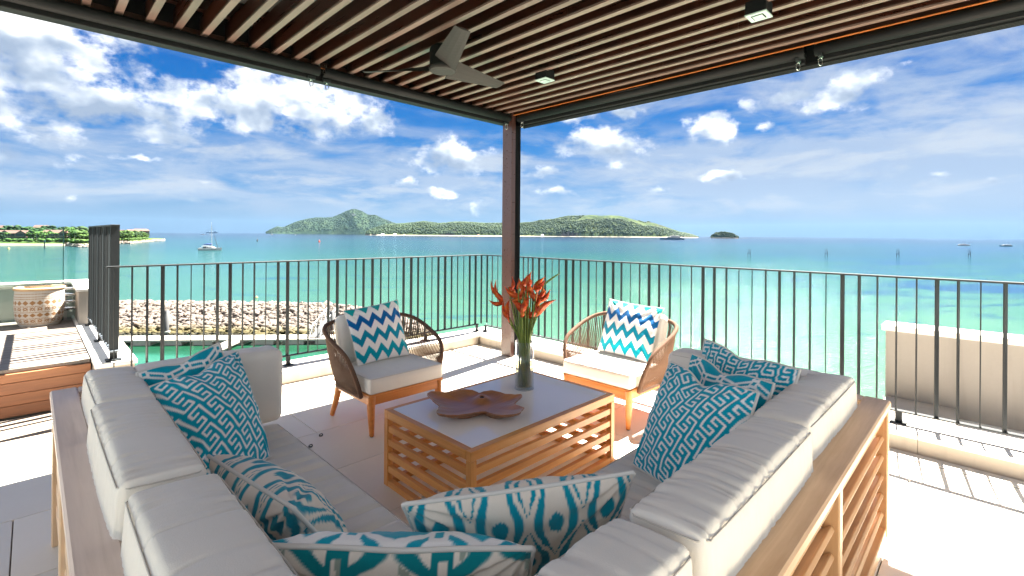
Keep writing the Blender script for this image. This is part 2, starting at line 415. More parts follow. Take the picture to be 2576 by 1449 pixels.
class FRN:
    def __init__(s, t, k): s.outputs = [t.m('ADD', t.m('MULTIPLY', t.m('POWER', t.node('ShaderNodeLayerWeight').outputs['Facing'], 2.6), k*1.4), .05)]
m, t, b = new_mat('clear_glass', (1, 1, 1), 0.0, Transmission_Weight=1., IOR=1.45); M['glass'] = m
m, t, b = new_mat('panel_glass', rough=0.0)
tr = t.node('ShaderNodeBsdfTransparent'); tr.inputs[0].default_value = (.86, .94, .92, 1)
gl = t.node('ShaderNodeBsdfGlossy'); gl.inputs['Roughness'].default_value = 0.; fr = t.node('ShaderNodeFresnel'); fr.inputs[0].default_value = 1.3
mx = t.node('ShaderNodeMixShader'); t.l.new(fr.outputs[0], mx.inputs[0]); t.l.new(tr.outputs[0], mx.inputs[1]); t.l.new(gl.outputs[0], mx.inputs[2])
t.l.new(mx.outputs[0], t.n['Material Output'].inputs[0]); M['panel'] = m
m, t, b = new_mat('glass_edge', (.01, .05, .045), .2); M['gedge'] = m
m, t, b = new_mat('vase_glass', rough=0.)
tr = t.node('ShaderNodeBsdfTransparent'); tr.inputs[0].default_value = (.93, .95, .95, 1)
gl = t.node('ShaderNodeBsdfGlossy'); gl.inputs['Roughness'].default_value = 0.; fr = FRN(t, .5)
mx = t.node('ShaderNodeMixShader'); t.l.new(fr.outputs[0], mx.inputs[0]); t.l.new(tr.outputs[0], mx.inputs[1]); t.l.new(gl.outputs[0], mx.inputs[2])
t.l.new(mx.outputs[0], t.n['Material Output'].inputs[0]); M['vase'] = m
m, t, b = new_mat('vase_water', rough=0.)
tr = t.node('ShaderNodeBsdfTransparent'); tr.inputs[0].default_value = (.80, .74, .60, 1)
gl = t.node('ShaderNodeBsdfGlossy'); gl.inputs['Roughness'].default_value = 0.; fr = FRN(t, .15)
mx = t.node('ShaderNodeMixShader'); t.l.new(fr.outputs[0], mx.inputs[0]); t.l.new(tr.outputs[0], mx.inputs[1]); t.l.new(gl.outputs[0], mx.inputs[2])
t.l.new(mx.outputs[0], t.n['Material Output'].inputs[0]); M['vwater'] = m
m, t, b = new_mat('white_backed_glass', (.88, .82, .75), .03, spec=.3, Coat_Weight=.05, Coat_Roughness=.02); M['tabletop'] = m
m, t, b = new_mat('taupe_rope', rough=.8, spec=.2); o = t.obj()
n = t.noise(t.map(o, (1, 1, 1)), 160., 3., .6)
t.l.new(t.mix(n, (.095, .052, .034), (.19, .11, .072)), b.inputs['Base Color']); t.l.new(t.bump(n, .5, .003), b.inputs['Normal']); M['rope'] = m
m, t, b = new_mat('green_stem', rough=.45); o = t.obj(); n = t.noise(t.map(o, (60, 60, 4)), 1., 3., .6)
t.l.new(t.ramp(n, [(.3, (.07, .13, .012)), (.55, (.17, .23, .03)), (.75, (.30, .25, .06))]), b.inputs['Base Color']); M['stem'] = m
m, t, b = new_mat('orange_red_bract', rough=.4, Subsurface_Weight=.0); o = t.obj(); n = t.noise(o, 30., 3., .6)
t.l.new(t.ramp(n, [(.3, (.50, .030, .008)), (.5, (.78, .095, .014)), (.72, (.88, .27, .03))]), b.inputs['Base Color']); M['bract'] = m

# ------------------------------------------------------------------ SETTING: sea
def build_sea():
    m, t, b = new_mat('sea_water', rough=.12, spec=.12, IOR=1.33)
    x, y, z = t.sep(t.pos())
    dd = t.m('MULTIPLY', t.m('ADD', x, y), 1/SQ2); ll = t.m('MULTIPLY', t.m('SUBTRACT', x, y), 1/SQ2)
    ds = t.m('MAXIMUM', dd, 5.)
    lg = t.m('LOGARITHM', ds, 10.)
    brg = t.m('DIVIDE', ll, ds)                        # bearing
    q = t.xyz(t.m('MULTIPLY', ll, .02), t.m('MULTIPLY', lg, 6.), 0.)
    bands = t.noise(t.xyz(t.m('MULTIPLY', brg, 1.1), t.m('MULTIPLY', lg, 5.5), 3.), 2.2, 6., .55, .6)
    k = t.m('ADD', lg, t.m('MULTIPLY', t.m('SUBTRACT', bands, .5), .55))
    k = t.m('DIVIDE', t.m('SUBTRACT', k, 1.4), 2.6)        # log10 25 m .. 10 km
    c = t.ramp(k, [(.0, (0.04532, 0.09133, 0.05556)), (.14, (0.03216, 0.08187, 0.05409)), (.26, (0.01608, 0.05848, 0.04386)), (.40, (0.002193, 0.03216, 0.03509)), (.47, (0.002412, 0.02292, 0.03619)),
                   (.54, (0.001447, 0.02895, 0.03739)), (.62, (0.0004825, 0.01327, 0.03136)), (.72, (0.0002412, 0.007237, 0.02292)), (.85, (0, 0.003377, 0.01447))])
    left = t.ss(brg, .05, -.7)
    c = t.mix(t.m('MULTIPLY', left, .6), c, t.ramp(k, [(.0, (0.01809, 0.06032, 0.05278)), (.3, (0.01749, 0.05731, 0.05429)), (.42, (0.009046, 0.04524, 0.04825)), (.6, (0.001206, 0.02413, 0.03619)), (.8, (0.0006032, 0.008444, 0.02413))]))
    # dark seagrass and coral patches
    pn = t.noise(t.xyz(t.m('MULTIPLY', brg, 2.2), t.m('MULTIPLY', lg, 11.), 9.), 2.3, 6., .62, .8)
    pn2 = t.noise(t.map(t.pos(), (.5, .5, 1), (0, 0, .78)), .35, 5., .62, .3)
    rt = t.ss(brg, .25, 1.0)
    far_ = t.m('MULTIPLY', t.ss(lg, 1.7, 2.1), 1.)
    pa = t.ss(t.m('ADD', pn, t.m('MULTIPLY', t.m('MULTIPLY', rt, far_), .13)), .56, .70)
    c = t.mix(t.m('MULTIPLY', pa, .75), c, (0.001084, 0.02528, 0.05418))
    streak = t.noise(t.map(t.pos(), (1, 1, 1), (0, 0, math.radians(-45)), (0, 0, 0)), 1., 2., .5)
    ps = t.noise(t.v('MULTIPLY', t.xyz(ll, dd, 0.), (0.03612, 0.1987, 0)), 1., 6., .68, .6)
    c = t.mix(t.m('MULTIPLY', t.ss(ps, .58, .74), .38), c, (0.007946, 0.05057, 0.0614))
    # the green marina basin close in on the left
    mar = t.m('MULTIPLY', t.ss(dd, 56., 50.), t.ss(ll, 6., -4.))
    gn = t.noise(t.v('MULTIPLY', t.xyz(ll, dd, 0.), (0.04334, 0.1806, 0)), 1., 5., .6)
    bigp = t.noise(t.xyz(t.m('MULTIPLY', brg, 3.), t.m('MULTIPLY', lg, 9.), 2.), 1.1, 5., .6, .5)
    c = t.mix(t.m('MULTIPLY', t.m('MULTIPLY', t.ss(bigp, .50, .62), t.ss(brg, .55, .95)), t.m('MULTIPLY', t.ss(lg, 1.75, 1.95), .8)), c, (0.0007224, 0.01806, 0.05779))
    c = t.mix(t.m('MULTIPLY', mar, .85), c, t.ramp(t.m('ADD', t.m('MULTIPLY', t.ss(dd, 42., 51.), -.30), gn), [(.2, (0.001806, 0.02709, 0.01084)), (.45, (0.01084, 0.06863, 0.04696)), (.7, (0.02528, 0.08669, 0.06682))]))
    t.l.new(c, b.inputs['Base Color'])
    w1 = t.noise(t.v('MULTIPLY', t.xyz(ll, dd, 0.), (.55, 1.3, 0)), 1., 6., .62)
    w2 = t.noise(t.v('MULTIPLY', t.xyz(ll, dd, 0.), (2.6, 5., 0)), 1., 4., .6)
    t.l.new(t.bump(t.m('ADD', w1, t.m('MULTIPLY', w2, .45)), .75, .30), b.inputs['Normal'])
    R = 18000
    V = []; Q = []
    vs = [(-60, -60), (R, -60), (R, R), (-60, R)]
    mb = MB().add([(-3000, -3000, SEA), (R, -3000, SEA), (R, R, SEA), (-3000, R, SEA)], [(0, 1, 2, 3)])
    mb.v[0] = (-R, -R, SEA); mb.v[1] = (R, -R, SEA); mb.v[3] = (-R, R, SEA)
    struct('sea', mb.mesh('sea', m))
build_sea()

def build_haze():
    m = bpy.data.materials.new('air_haze'); m.use_nodes = True; t = NT(m.node_tree); t.n.remove(t.n['Principled BSDF'])
    v = t.node('ShaderNodeVolumePrincipled'); v.inputs['Color'].default_value = (.36, .66, 1., 1); v.inputs['Density'].default_value = 0.55e-5; v.inputs['Anisotropy'].default_value = .2
    t.l.new(v.outputs[0], t.n['Material Output'].inputs['Volume'])
    link('haze', MB().box((-18500, -18500, SEA-3), (18500, 18500, 420)).mesh('haze', m), kind='stuff', label='thin pale blue air haze over the sea', category='haze')
build_haze()

# ------------------------------------------------------------------ SETTING: islands
def m_island(name, g1, g2, g3, rock, sand=True):
    m, t, b = new_mat(name, rough=.95, spec=.1); p = t.pos()
    n = t.noise(p, .006, 7., .62); n2 = t.noise(p, .03, 5., .6); x, y, z = t.sep(p)
    c = t.ramp(t.m('ADD', t.m('MULTIPLY', n, .6), t.m('MULTIPLY', n2, .4)), [(.42, g1), (.5, g2), (.58, g3)])
    rk = t.noise(p, .0035, 5., .6, .3)
    c = t.mix(t.ss(rk, .60, .66), c, rock)
    if sand: c = t.mix(t.ss(z, SEA+4.0, SEA+3.), c, (.62, .54, .42))
    t.l.new(c, b.inputs['Base Color']); t.l.new(t.bump(n2, 1., 12.), b.inputs['Normal']); return m
def blob_template(n, seed, squash=.8):
    bm = bmesh.new(); bmesh.ops.create_icosphere(bm, subdivisions=1, radius=1.)
    r = random.Random(seed)
    for v in bm.verts: v.co *= r.uniform(.7, 1.25); v.co.z *= squash
    V = np.array([v.co[:] for v in bm.verts]); Fc = np.array([[v.index for v in f.verts] for f in bm.faces]); bm.free(); return V, Fc
TPL = [blob_template(1, s) for s in range(6)]
def scatter(name, pts, sizes, mat, zs=1.):
    Vs = []; Fs = []; n = 0
    for i, (p, s) in enumerate(zip(pts, sizes)):
        V, Fc = TPL[i % 6]; a = i*2.4; c, sn = math.cos(a), math.sin(a)
        W = V @ np.array([[c, sn, 0], [-sn, c, 0], [0, 0, zs]])*s+np.asarray(p)
        Vs.append(W); Fs.append(Fc+n); n += len(V)
    return npmesh(name, np.concatenate(Vs), np.concatenate(Fs), mat)
def m_leaf(name, c1, c2, c3, scale=.3):
    m, t, b = new_mat(name, rough=.8, spec=.2)
    n = t.noise(t.pos(), scale, 4., .6)
    k = t.m('ADD', n, t.m('MULTIPLY', t.m('SUBTRACT', t.rnd(), .5), .3))
    t.l.new(t.ramp(k, [(.3, c1), (.5, c2), (.7, c3)]), b.inputs['Base Color']); return m
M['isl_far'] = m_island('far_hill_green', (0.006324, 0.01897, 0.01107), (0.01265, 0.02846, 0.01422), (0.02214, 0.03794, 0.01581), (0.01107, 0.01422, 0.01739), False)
M['isl'] = m_island('island_green', (0.007353, 0.01838, 0.005392), (0.01716, 0.03186, 0.007353), (0.03186, 0.04411, 0.01102), (0.008581, 0.007353, 0.007843))
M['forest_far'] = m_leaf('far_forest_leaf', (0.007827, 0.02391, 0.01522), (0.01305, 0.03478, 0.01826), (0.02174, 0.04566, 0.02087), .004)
M['forest'] = m_leaf('island_forest_leaf', (0.005217, 0.01826, 0.007827), (0.01131, 0.03044, 0.01043), (0.02174, 0.04347, 0.01305), .012)
def island(prof, us, vbase, depth, width, mat, fmat, ntrees, tsize, seed, tname, tlabel, grassy=0.):
    """prof: list of (D u, D v) skyline; the land is a ridge of real depth behind its shore"""
    u = np.array([p[0] for p in prof]); hv = np.array([p[1] for p in prof])
    nu, nw = 160, 36
    U = np.linspace(u[0], u[-1], nu); H = np.interp(U, u, hv)
    W = np.linspace(0, 1, nw); V = np.zeros((nu, nw, 3))
    for i, uu_ in enumerate(U):
        hor = CY+math.tan(ROLL)*(uu_-CX); hh = (hor-H[i])
        for j, w in enumerate(W):
            dcen = depth+width*.45
            top = max(.5, hh*dcen/F-SEA+CH-0.)+0.
            edge = min(1., min(i, nu-1-i)/6.)
            d = depth+width*(.5+(w-.5)*(.35+.65*edge**.5))
            prof_w = math.sin(math.pi*min(1, w*1.12))**.75 if w < .893 else 0.
            nz = 1+.30*(fbm(np.array([i*.11+seed]), np.array([w*7.]), 4, seed)[0]-.5)*min(1, 3*abs(w-.45)+.12)*2
            z = SEA-1.5+ (top+1.5)*prof_w*nz
            p = at(uu_, d, z); V[i, j] = p
    Q = [[i*nw+j, (i+1)*nw+j, (i+1)*nw+j+1, i*nw+j+1] for i in range(nu-1) for j in range(nw-1)]
    o = struct('island_terrain', npmesh('island_terrain', V.reshape(-1, 3), Q, mat, True))
    r = np.random.default_rng(seed); pts = []; sz = []
    while len(pts) < ntrees:
        fi = r.uniform(0, nu-1.01); fj = r.uniform(1.0, nw*.62)
        i, j = int(fi), int(fj); a, bq = fi-i, fj-j
        p = (V[i, j]*(1-a)+V[i+1, j]*a)*(1-bq)+(V[i, j+1]*(1-a)+V[i+1, j+1]*a)*bq
        if p[2] < SEA+3.2: continue
        hfrac = fj/(nw*.62)
        if grassy and vnoise(np.array([fi*.09]), np.array([fj*.25]), seed)[0] < grassy and hfrac > .35 and fi > nu*.55: continue
        s = tsize*r.uniform(.5, 1.25); pts.append(p+np.array([0, 0, s*.35])); sz.append(s)
    link(tname, scatter(tname, pts, sz, fmat), kind='stuff', label=tlabel, category='forest')
    return V
P4 = lambda L: [(644+.25*x, 515.2+.25*y) for x, y in L]
P5 = lambda L: [(1323.8+.2222*x, 529.5+.2222*y) for x, y in L]
island(P4([(100, 276), (150, 250), (215, 222), (270, 230), (330, 205), (400, 175), (500, 145), (600, 132), (770, 127), (850, 92), (900, 64), (950, 44), (1000, 40), (1060, 57), (1120, 100), (1200, 110), (1290, 150), (1400, 190), (1500, 235), (1600, 278)]),
       0, 0, 6500, 1500, M['isl_far'], M['forest_far'], 5200, 8.5, 3, 'hillside_forest', 'hazy forest covering the tall far hill')
islB = P4([(1100, 306), (1120, 275), (1150, 254), (1250, 219), (1330, 199), (1480, 190), (1580, 184), (1700, 172), (1850, 190), (1980, 174), (2100, 172), (2250, 182), (2400, 190), (2464, 192)]) + \
       P5([(-60, 150), (20, 139), (110, 128), (200, 110), (330, 94), (420, 74), (480, 64), (600, 59), (700, 56), (850, 62), (950, 53), (1050, 57), (1130, 77), (1250, 112), (1340, 140), (1370, 128), (1450, 141), (1560, 175), (1700, 222), (1800, 257), (1880, 277), (1945, 301)])
VB = island(islB, 0, 0, 3400, 700, M['isl'], M['forest'], 11000, 6.5, 11, 'island_forest', 'dense green woods covering the long middle island', .62)
island(P5([(2085, 303), (2110, 275), (2150, 255), (2200, 245), (2250, 240), (2300, 250), (2345, 262), (2375, 285), (2400, 300)]), 0, 0, 3050, 60, M['isl'], M['forest'], 170, 5.5, 5, 'islet_woods', 'dark woods on the tiny islet')
# two taller trees on the islet, rocks trailing off it
def simple_tree(name, label, base, h, r, mat, seed, group=None, n=26):
    T = thing(name, label, 'tree', base, group); rd = random.Random(seed); B = Vector(base)
    link('trunk', MB().tube([B, B+Vector((r*.05, 0, h*.35)), B+Vector((0, r*.05, h*.75))], [r*.10, r*.07, r*.03], 6).mesh('trunk', M['bark']), T)
    pts = []; sz = []
    for k in range(n):
        a = rd.uniform(0, 6.28); q = rd.uniform(0, 1)**.5*r*.75; zz = rd.uniform(.42, .98)
        q *= math.sin(math.pi*min(1, max(.12, (zz-.30)/.75)))**.6
        pts.append((B.x+q*math.cos(a), B.y+q*math.sin(a), B.z+h*zz)); sz.append(r*rd.uniform(.18, .36))
    link('crown', scatter('crown', pts, sz, mat), T)
    return T
m, t, b = new_mat('tree_bark', rough=.9); t.l.new(t.mix(t.noise(t.pos(), 2., 3.), (.10, .08, .06), (.2, .17, .13)), b.inputs['Base Color']); M['bark'] = m
for u, h, r, lb in ((1826.5, 27, 8, 'tall dark tree at the middle of the tiny islet'), (1841.5, 26, 9, 'broad dark tree at the right end of the tiny islet')):
    simple_tree('islet_tree', lb, at(u, 3075, SEA+6), h, r, M['forest'], int(u))
rk = [at(1858+i*3.1, 3060+rng.uniform(-20, 20), SEA+.4) for i in range(8)]
link('islet_rocks', scatter('islet_rocks', [tuple(p) for p in rk], [rng.uniform(2., 4.) for _ in rk], M['pile'], .5), kind='stuff', label='row of low rocks trailing off the tiny islet', category='rocks')
# white beach huts and houses on the middle island
def hut(label, u, depth, w, h, wallm, roofm):
    T = thing('beach_house', label, 'house', at(u, depth, SEA+1.5))
    c = at(u, depth, SEA+1.5); R = Matrix.Rotation(-math.pi/4, 4, 'Z'); Mx = Matrix.Translation(c) @ R
    link('wall', MB().box((-w/2, -w*.3, 0), (w/2, w*.3, h*.55), 0, Mx).mesh('wall', wallm), T)
    e = w*.56; d = w*.36
    vs = [Mx @ Vector(q) for q in [(-e, -d, h*.55), (e, -d, h*.55), (e, d, h*.55), (-e, d, h*.55), (-e*.7, 0, h), (e*.7, 0, h)]]
    link('roof', MB().add(vs, [(0, 1, 5, 4), (1, 2, 5), (2, 3, 4, 5), (3, 0, 4), (0, 3, 2, 1)]).mesh('roof', roofm), T)
    link('door', MB().box((-w*.08, -w*.3-.15, 0), (w*.08, -w*.3, h*.4), 0, Mx).mesh('door', M['darkglass']), T)
M['hutwhite'] = metal('white_hut_paint', (.75, .76, .72), .7); M['huttan'] = metal('tan_hut_roof', (.45, .25, .17), .8)
for lb, u, w, h, a_, b_ in (('white shore house left of its neighbours at the island\'s left end', 963, 24, 9, 'hutwhite', 'hutwhite'), ('small white shore house with pointed roof among island palms', 993.5, 18, 12, 'hutwhite', 'hutwhite'),
                            ('low white shore hut with tan roof on the left beach', 1017, 12, 7, 'hutwhite', 'huttan'), ('tan roofed shore hut just left of the pergola post', 1203.5, 14, 9, 'huttan', 'huttan'), ('grey white boxy house on the beach just right of the pergola post', 1364.5, 18, 14, 'hutwhite', 'hutwhite')):
    hut(lb, u, 3390, w, h, M[a_], M[b_])

# ------------------------------------------------------------------ SETTING: headland with villas
M['grass'] = m_leaf('shore_grass', (0.02856, 0.05424, 0.008568), (0.04853, 0.07997, 0.01428), (0.06854, 0.1028, 0.02285), .08)
def build_headland():
    m, t, b = new_mat('headland_ground', rough=.95, spec=.1); x, y, z = t.sep(t.pos()); n = t.noise(t.pos(), .25, 5., .6)
    g = t.ramp(n, [(.3, (0.02387, 0.04508, 0.007956)), (.6, (0.04774, 0.07426, 0.01591))]); n2 = t.noise(t.pos(), .9, 5., .7)
    lat = t.m('MULTIPLY', t.m('SUBTRACT', x, y), 1/SQ2)
    beach = t.ss(lat, -345., -350.)
    lo = t.mix(t.ss(t.m('ADD', lat, t.m('MULTIPLY', n, 10.)), -338., -344.), t.ramp(n2, [(.35, (0.02652, 0.02122, 0.01724)), (.6, (0.09019, 0.07426, 0.061))]), (0.175, 0.1485, 0.1114))
    t.l.new(t.mix(t.ss(t.m('ADD', z, t.m('MULTIPLY', n2, .8)), SEA+1.9, SEA+2.4), lo, g), b.inputs['Base Color'])
    t.l.new(t.bump(n2, 1., .6), b.inputs['Normal'])
    shore = [(-160, 380), (-60, 388), (40, 392), (110, 392), (170, 398), (186, 372), (205, 362), (222, 368), (236, 405), (262, 455), (285, 478), (305, 487), (327, 478), (345, 520), (360, 560), (387, 622), (404, 655), (416, 684)]
    us = np.array([s[0] for s in shore]); ds = np.array([s[1] for s in shore])
    U = np.concatenate([np.linspace(-160, 416, 150)]); Dn = np.interp(U, us, ds)
    nj = 16; V = np.zeros((len(U), nj, 3))
    offs = [0, 1.2, 2.5, 4.5, 7, 10, 16, 26, 40, 60, 85, 115, 150, 200, 260, 330]
    for i, uu_ in enumerate(U):
        room = 8+ (416-uu_)*1.5 if uu_ > 250 else 400
        for j in range(nj):
            o_ = offs[j]; f = 1.
            if room < 330: o_ = o_*room/330.*(1 if j > 5 else 1)
            q = o_+Dn[i]+fbm(np.array([i*.5]), np.array([j*.7]), 3, 4)[0]*1.2
            dd = min(o_, max(room-o_, 0)) if room < 330 else o_
            z = SEA-.6+3.4*(1-math.exp(-dd/4.5))+ (1.8*(1-math.exp(-dd/50.)))+.5*fbm(np.array([i*.9]), np.array([j*1.3]), 3, 9)[0]
            if j == nj-1: z = SEA-1
            V[i, j] = at(uu_, q, z)
    Q = [[i*nj+j, (i+1)*nj+j, (i+1)*nj+j+1, i*nj+j+1] for i in range(len(U)-1) for j in range(nj-1)]
    struct('headland_ground', npmesh('headland_ground', V.reshape(-1, 3), Q, m, True))
    r = np.random.default_rng(4)
    pts = []; sz = []
    for k in range(900):
        i = r.integers(55, len(U)-1); off = r.uniform(.0, 5.5); p = at(U[i]+r.uniform(-2, 2), Dn[i]+off, SEA+off*.42+r.uniform(-.1, .3))
        if U[i] < 165: continue
        pts.append(tuple(p)); sz.append(r.uniform(.4, 1.15))
    m2, t2, b2 = new_mat('shore_rock', rough=.9); t2.l.new(t2.ramp(t2.noise(t2.pos(), .8, 3.), [(.35, (.12, .10, .085)), (.65, (.38, .32, .27))]), b2.inputs['Base Color'])
    link('shore_rocks', scatter('shore_rocks', pts, sz, m2, .7), kind='stuff', label='jumble of brown rocks edging the villa headland', category='rocks')
    pts = []; sz = []
    for k in range(1500):
        i = r.integers(0, len(U)-3); off = r.uniform(9, 24); 
        if U[i] < 100 and r.uniform() < .72: continue
        if U[i] > 372: continue
        lim = 8+(416-U[i])*1.5 if U[i] > 250 else 400
        p = at(U[i], Dn[i]+min(off, lim*.5), SEA+3.5+r.uniform(0, 1.6)); pts.append(tuple(p)); sz.append(r.uniform(.7, 1.9))
    link('shore_bushes', scatter('shore_bushes', pts, sz, M['tree_lt'], .8), kind='stuff', label='low green bushes along the villa shore', category='bushes')
    return U, Dn
M['tree_dk'] = m_leaf('dark_tree_leaf', (0.007956, 0.02431, 0.007956), (0.01547, 0.04199, 0.009724), (0.02652, 0.06188, 0.01326), .5)
M['tree_lt'] = m_leaf('bright_tree_leaf', (0.0221, 0.05304, 0.00884), (0.03978, 0.08398, 0.01326), (0.07072, 0.1238, 0.0221), .5)
U_h, D_h = build_headland()
def shore_d(u): return float(np.interp(u, U_h, D_h))
M['roof'] = metal('coral_roof', (0.09004, 0.03478, 0.0266), .8); M['villa'] = metal('cream_villa_wall', (0.1268, 0.1125, 0.1023), .8); M['pinkwall'] = metal('pink_villa_wall', (0.1125, 0.06545, 0.05522), .8)
def villa(label, u, depth, w, floors=2, zb=4.0, full=True):
    """two-storey villa, a long hip roof with two gables to the sea"""
    T = thing('villa', label, 'house', at(u, depth, SEA+zb), 'villas with coral roofs on the headland'); c = at(u, depth, SEA+zb)
    Mx = Matrix.Translation(c) @ Matrix.Rotation(-math.pi/4+math.radians(38), 4, 'Z')
    h = 3.0*floors; d = w*.22
    link('wall', MB().box((-w/2, -d, -2), (w/2, d, h), 0, Mx).mesh('wall', M['villa']), T)
    e = w*.54; dd = d*1.25; rz = h+2.6
    vs = [Mx @ Vector(q) for q in [(-e, -dd, h), (e, -dd, h), (e, dd, h), (-e, dd, h), (-e*.72, 0, rz), (e*.72, 0, rz)]]
    rf = link('roof', MB().add(vs, [(0, 1, 5, 4), (1, 2, 5), (2, 3, 4, 5), (3, 0, 4), (0, 3, 2, 1)]).mesh('roof', M['roof']), T)
    if not full: return T
    for s in (-.2, .22):
        x = s*w; gw = w*.15
        vs = [Mx @ Vector(q) for q in [(x-gw, -dd-1.4, h-.2), (x+gw, -dd-1.4, h-.2), (x, -dd-1.4, h+2.5), (x-gw, 0, h-.2), (x+gw, 0, h-.2), (x, 0, h+2.5)]]
        link('gable_roof', MB().add(vs, [(0, 2, 5, 3), (1, 4, 5, 2)]).mesh('gable_roof', M['roof']), T)
        link('gable', MB().add([Mx @ Vector(q) for q in [(x-gw*.82, -dd-1.1, h-.2), (x+gw*.82, -dd-1.1, h-.2), (x, -dd-1.1, h+1.9)]], [(0, 1, 2)]).mesh('gable', M['villa']), T)
        wn = link('window', MB().box((x-gw*.8, -d-1.2, h-2.6), (x+gw*.8, -d+.1, h-.45), 0, Mx).mesh('window', M['darkglass']), T)
        link('balcony', MB().box((x-gw*.9, -d-2.2, h-3.5), (x+gw*.9, -d-.1, h-2.7), 0, Mx).mesh('balcony', M['villa']), T)
        link('window', MB().box((x-gw*.8, -d-1.0, .3), (x+gw*.8, -d+.1, 2.1), 0, Mx).mesh('window', M['darkglass']), T)
    for s in (-.43, 0., .43):
        link('window', MB().box((s*w-w*.035, -d-.15, h-2.3), (s*w+w*.035, -d+.1, h-.7), 0, Mx).mesh('window', M['darkglass']), T)
        link('window', MB().box((s*w-w*.035, -d-.15, .5), (s*w+w*.035, -d+.1, 2.1), 0, Mx).mesh('window', M['darkglass']), T)
    vs = [Mx @ Vector(q) for q in [(-e, -d-3.2, 2.6), (-e*.62, -d-3.2, 2.6), (-e*.62, -d, 3.7), (-e, -d, 3.7)]]
    link('porch_roof', MB().add(vs, [(0, 1, 2, 3)]).mesh('porch_roof', M['roof']), T)
    vs = [Mx @ Vector(q) for q in [(e*.62, -d-3.2, 2.6), (e, -d-3.2, 2.6), (e, -d, 3.7), (e*.62, -d, 3.7)]]
    link('porch_roof', MB().add(vs, [(0, 1, 2, 3)]).mesh('porch_roof', M['roof']), T)
    return T
villa('coral roofed villa with two gables at the far left of the headland', 35, 418, 23)
villa('coral roofed villa with two gables just left of the glass edge', 144, 428, 19.5, zb=4.6)
villa('coral roofed villa half hidden behind the glass panel edge', 193, 460, 16, zb=4.5)
villa('low pink roofed villa just left of the tall railing', 225, 470, 11, 1, 4.5, False)
villa('villa showing over the trees just right of the tall railing', 297, 560, 20, 2, 5.5)
villa('coral roof peeping over the trees in the middle of the point', 333, 590, 13, 2, 6.3, False)
villa('coral roof standing highest over the trees near the point', 354, 600, 17, 2, 7.2, False)
villa('small coral roof peeping out behind the villa at the far left', 106, 520, 14, 2, 9.8, False)
villa('small coral roof behind the trees left of the second villa', 17, 520, 12, 2, 9.2, False)

def crown_variant(seed, dark):
    rd = random.Random(seed); pts = []; sz = []
    for k in range(46):
        a = rd.uniform(0, 6.28); zz = rd.uniform(.25, 1.); q = rd.uniform(.2, 1)**.5*.95*math.sin(math.pi*min(1, max(.1, (zz-.12)/.95)))**.55
        pts.append((q*math.cos(a), q*math.sin(a), zz*1.7)); sz.append(rd.uniform(.16, .36))
    return scatter('crown', pts, sz, M['tree_dk'] if dark else M['tree_lt'], .8)
CR = [crown_variant(s, s % 2 == 0) for s in range(6)]
TRK = MB().tube([(0, 0, -.4), (.04, 0, .5), (0, .03, 1.1)], [.07, .05, .03], 6).mesh('trunk', M['bark'])
def palm_crown(seed):
    rd = random.Random(seed); mb = MB()
    for k in range(13):
        a = k*2*math.pi/13+rd.uniform(-.2, .2); up = rd.uniform(.1, .8); L = rd.uniform(.8, 1.05); prev = None; vs = []; fs = []
        for i in range(6):
            s = i/5; r = L*s; z = 1+up*s*.8-s*s*(.75+.3*up); w = .13*math.sin(math.pi*min(1, s*.9+.08))
            cx, cy = math.cos(a)*r, math.sin(a)*r; px, py = -math.sin(a), math.cos(a)
            vs += [(cx-px*w, cy-py*w, z-.06), (cx, cy, z), (cx+px*w, cy+py*w, z-.06)]
            if i: n = i*3; fs += [(n-3, n-2, n+1, n), (n-2, n-1, n+2, n+1)]
        mb.add(vs, fs)
    return mb.mesh('palm_crown', M['tree_lt'])
PC = [palm_crown(s) for s in range(3)]
PTR = MB().tube([(0, 0, -.3), (.03, 0, .5), (0, 0, 1.02)], [.05, .035, .03], 6).mesh('trunk', M['bark'])
def htree(u, off, h, kind, label, k):
    d = shore_d(u)+off; b0 = at(u, d, SEA+4.0+min(off, 60)*.03); rd = random.Random(k*7+3)
    palm = kind == 'palm'
    T = thing('palm_tree' if palm else 'broadleaf_tree', label, 'tree', b0, 'palms on the headland' if palm else 'leafy trees on the headland')
    for nm, me, s in ((('trunk', PTR, 1), ('crown', PC[k % 3], 1)) if palm else (('trunk', TRK, 1), ('crown', CR[kind+2*(k % 3)], 1))):
        o = bpy.data.objects.new(nm, me); COL.objects.link(o); o.location = b0
        if palm: o.scale = (h*.55, h*.55, h) if nm == 'trunk' else (h*.42, h*.42, h*.42); o.location = b0 if nm == 'trunk' else b0+Vector((0, 0, h*.58))
        else: sx = h/1.75*rd.uniform(.85, 1.15); o.scale = (sx, sx, h/1.9)
        o.rotation_euler = (0, 0, rd.uniform(0, 6.28)); o.parent = T; o.matrix_parent_inverse = world_of(T).inverted()
k = 0
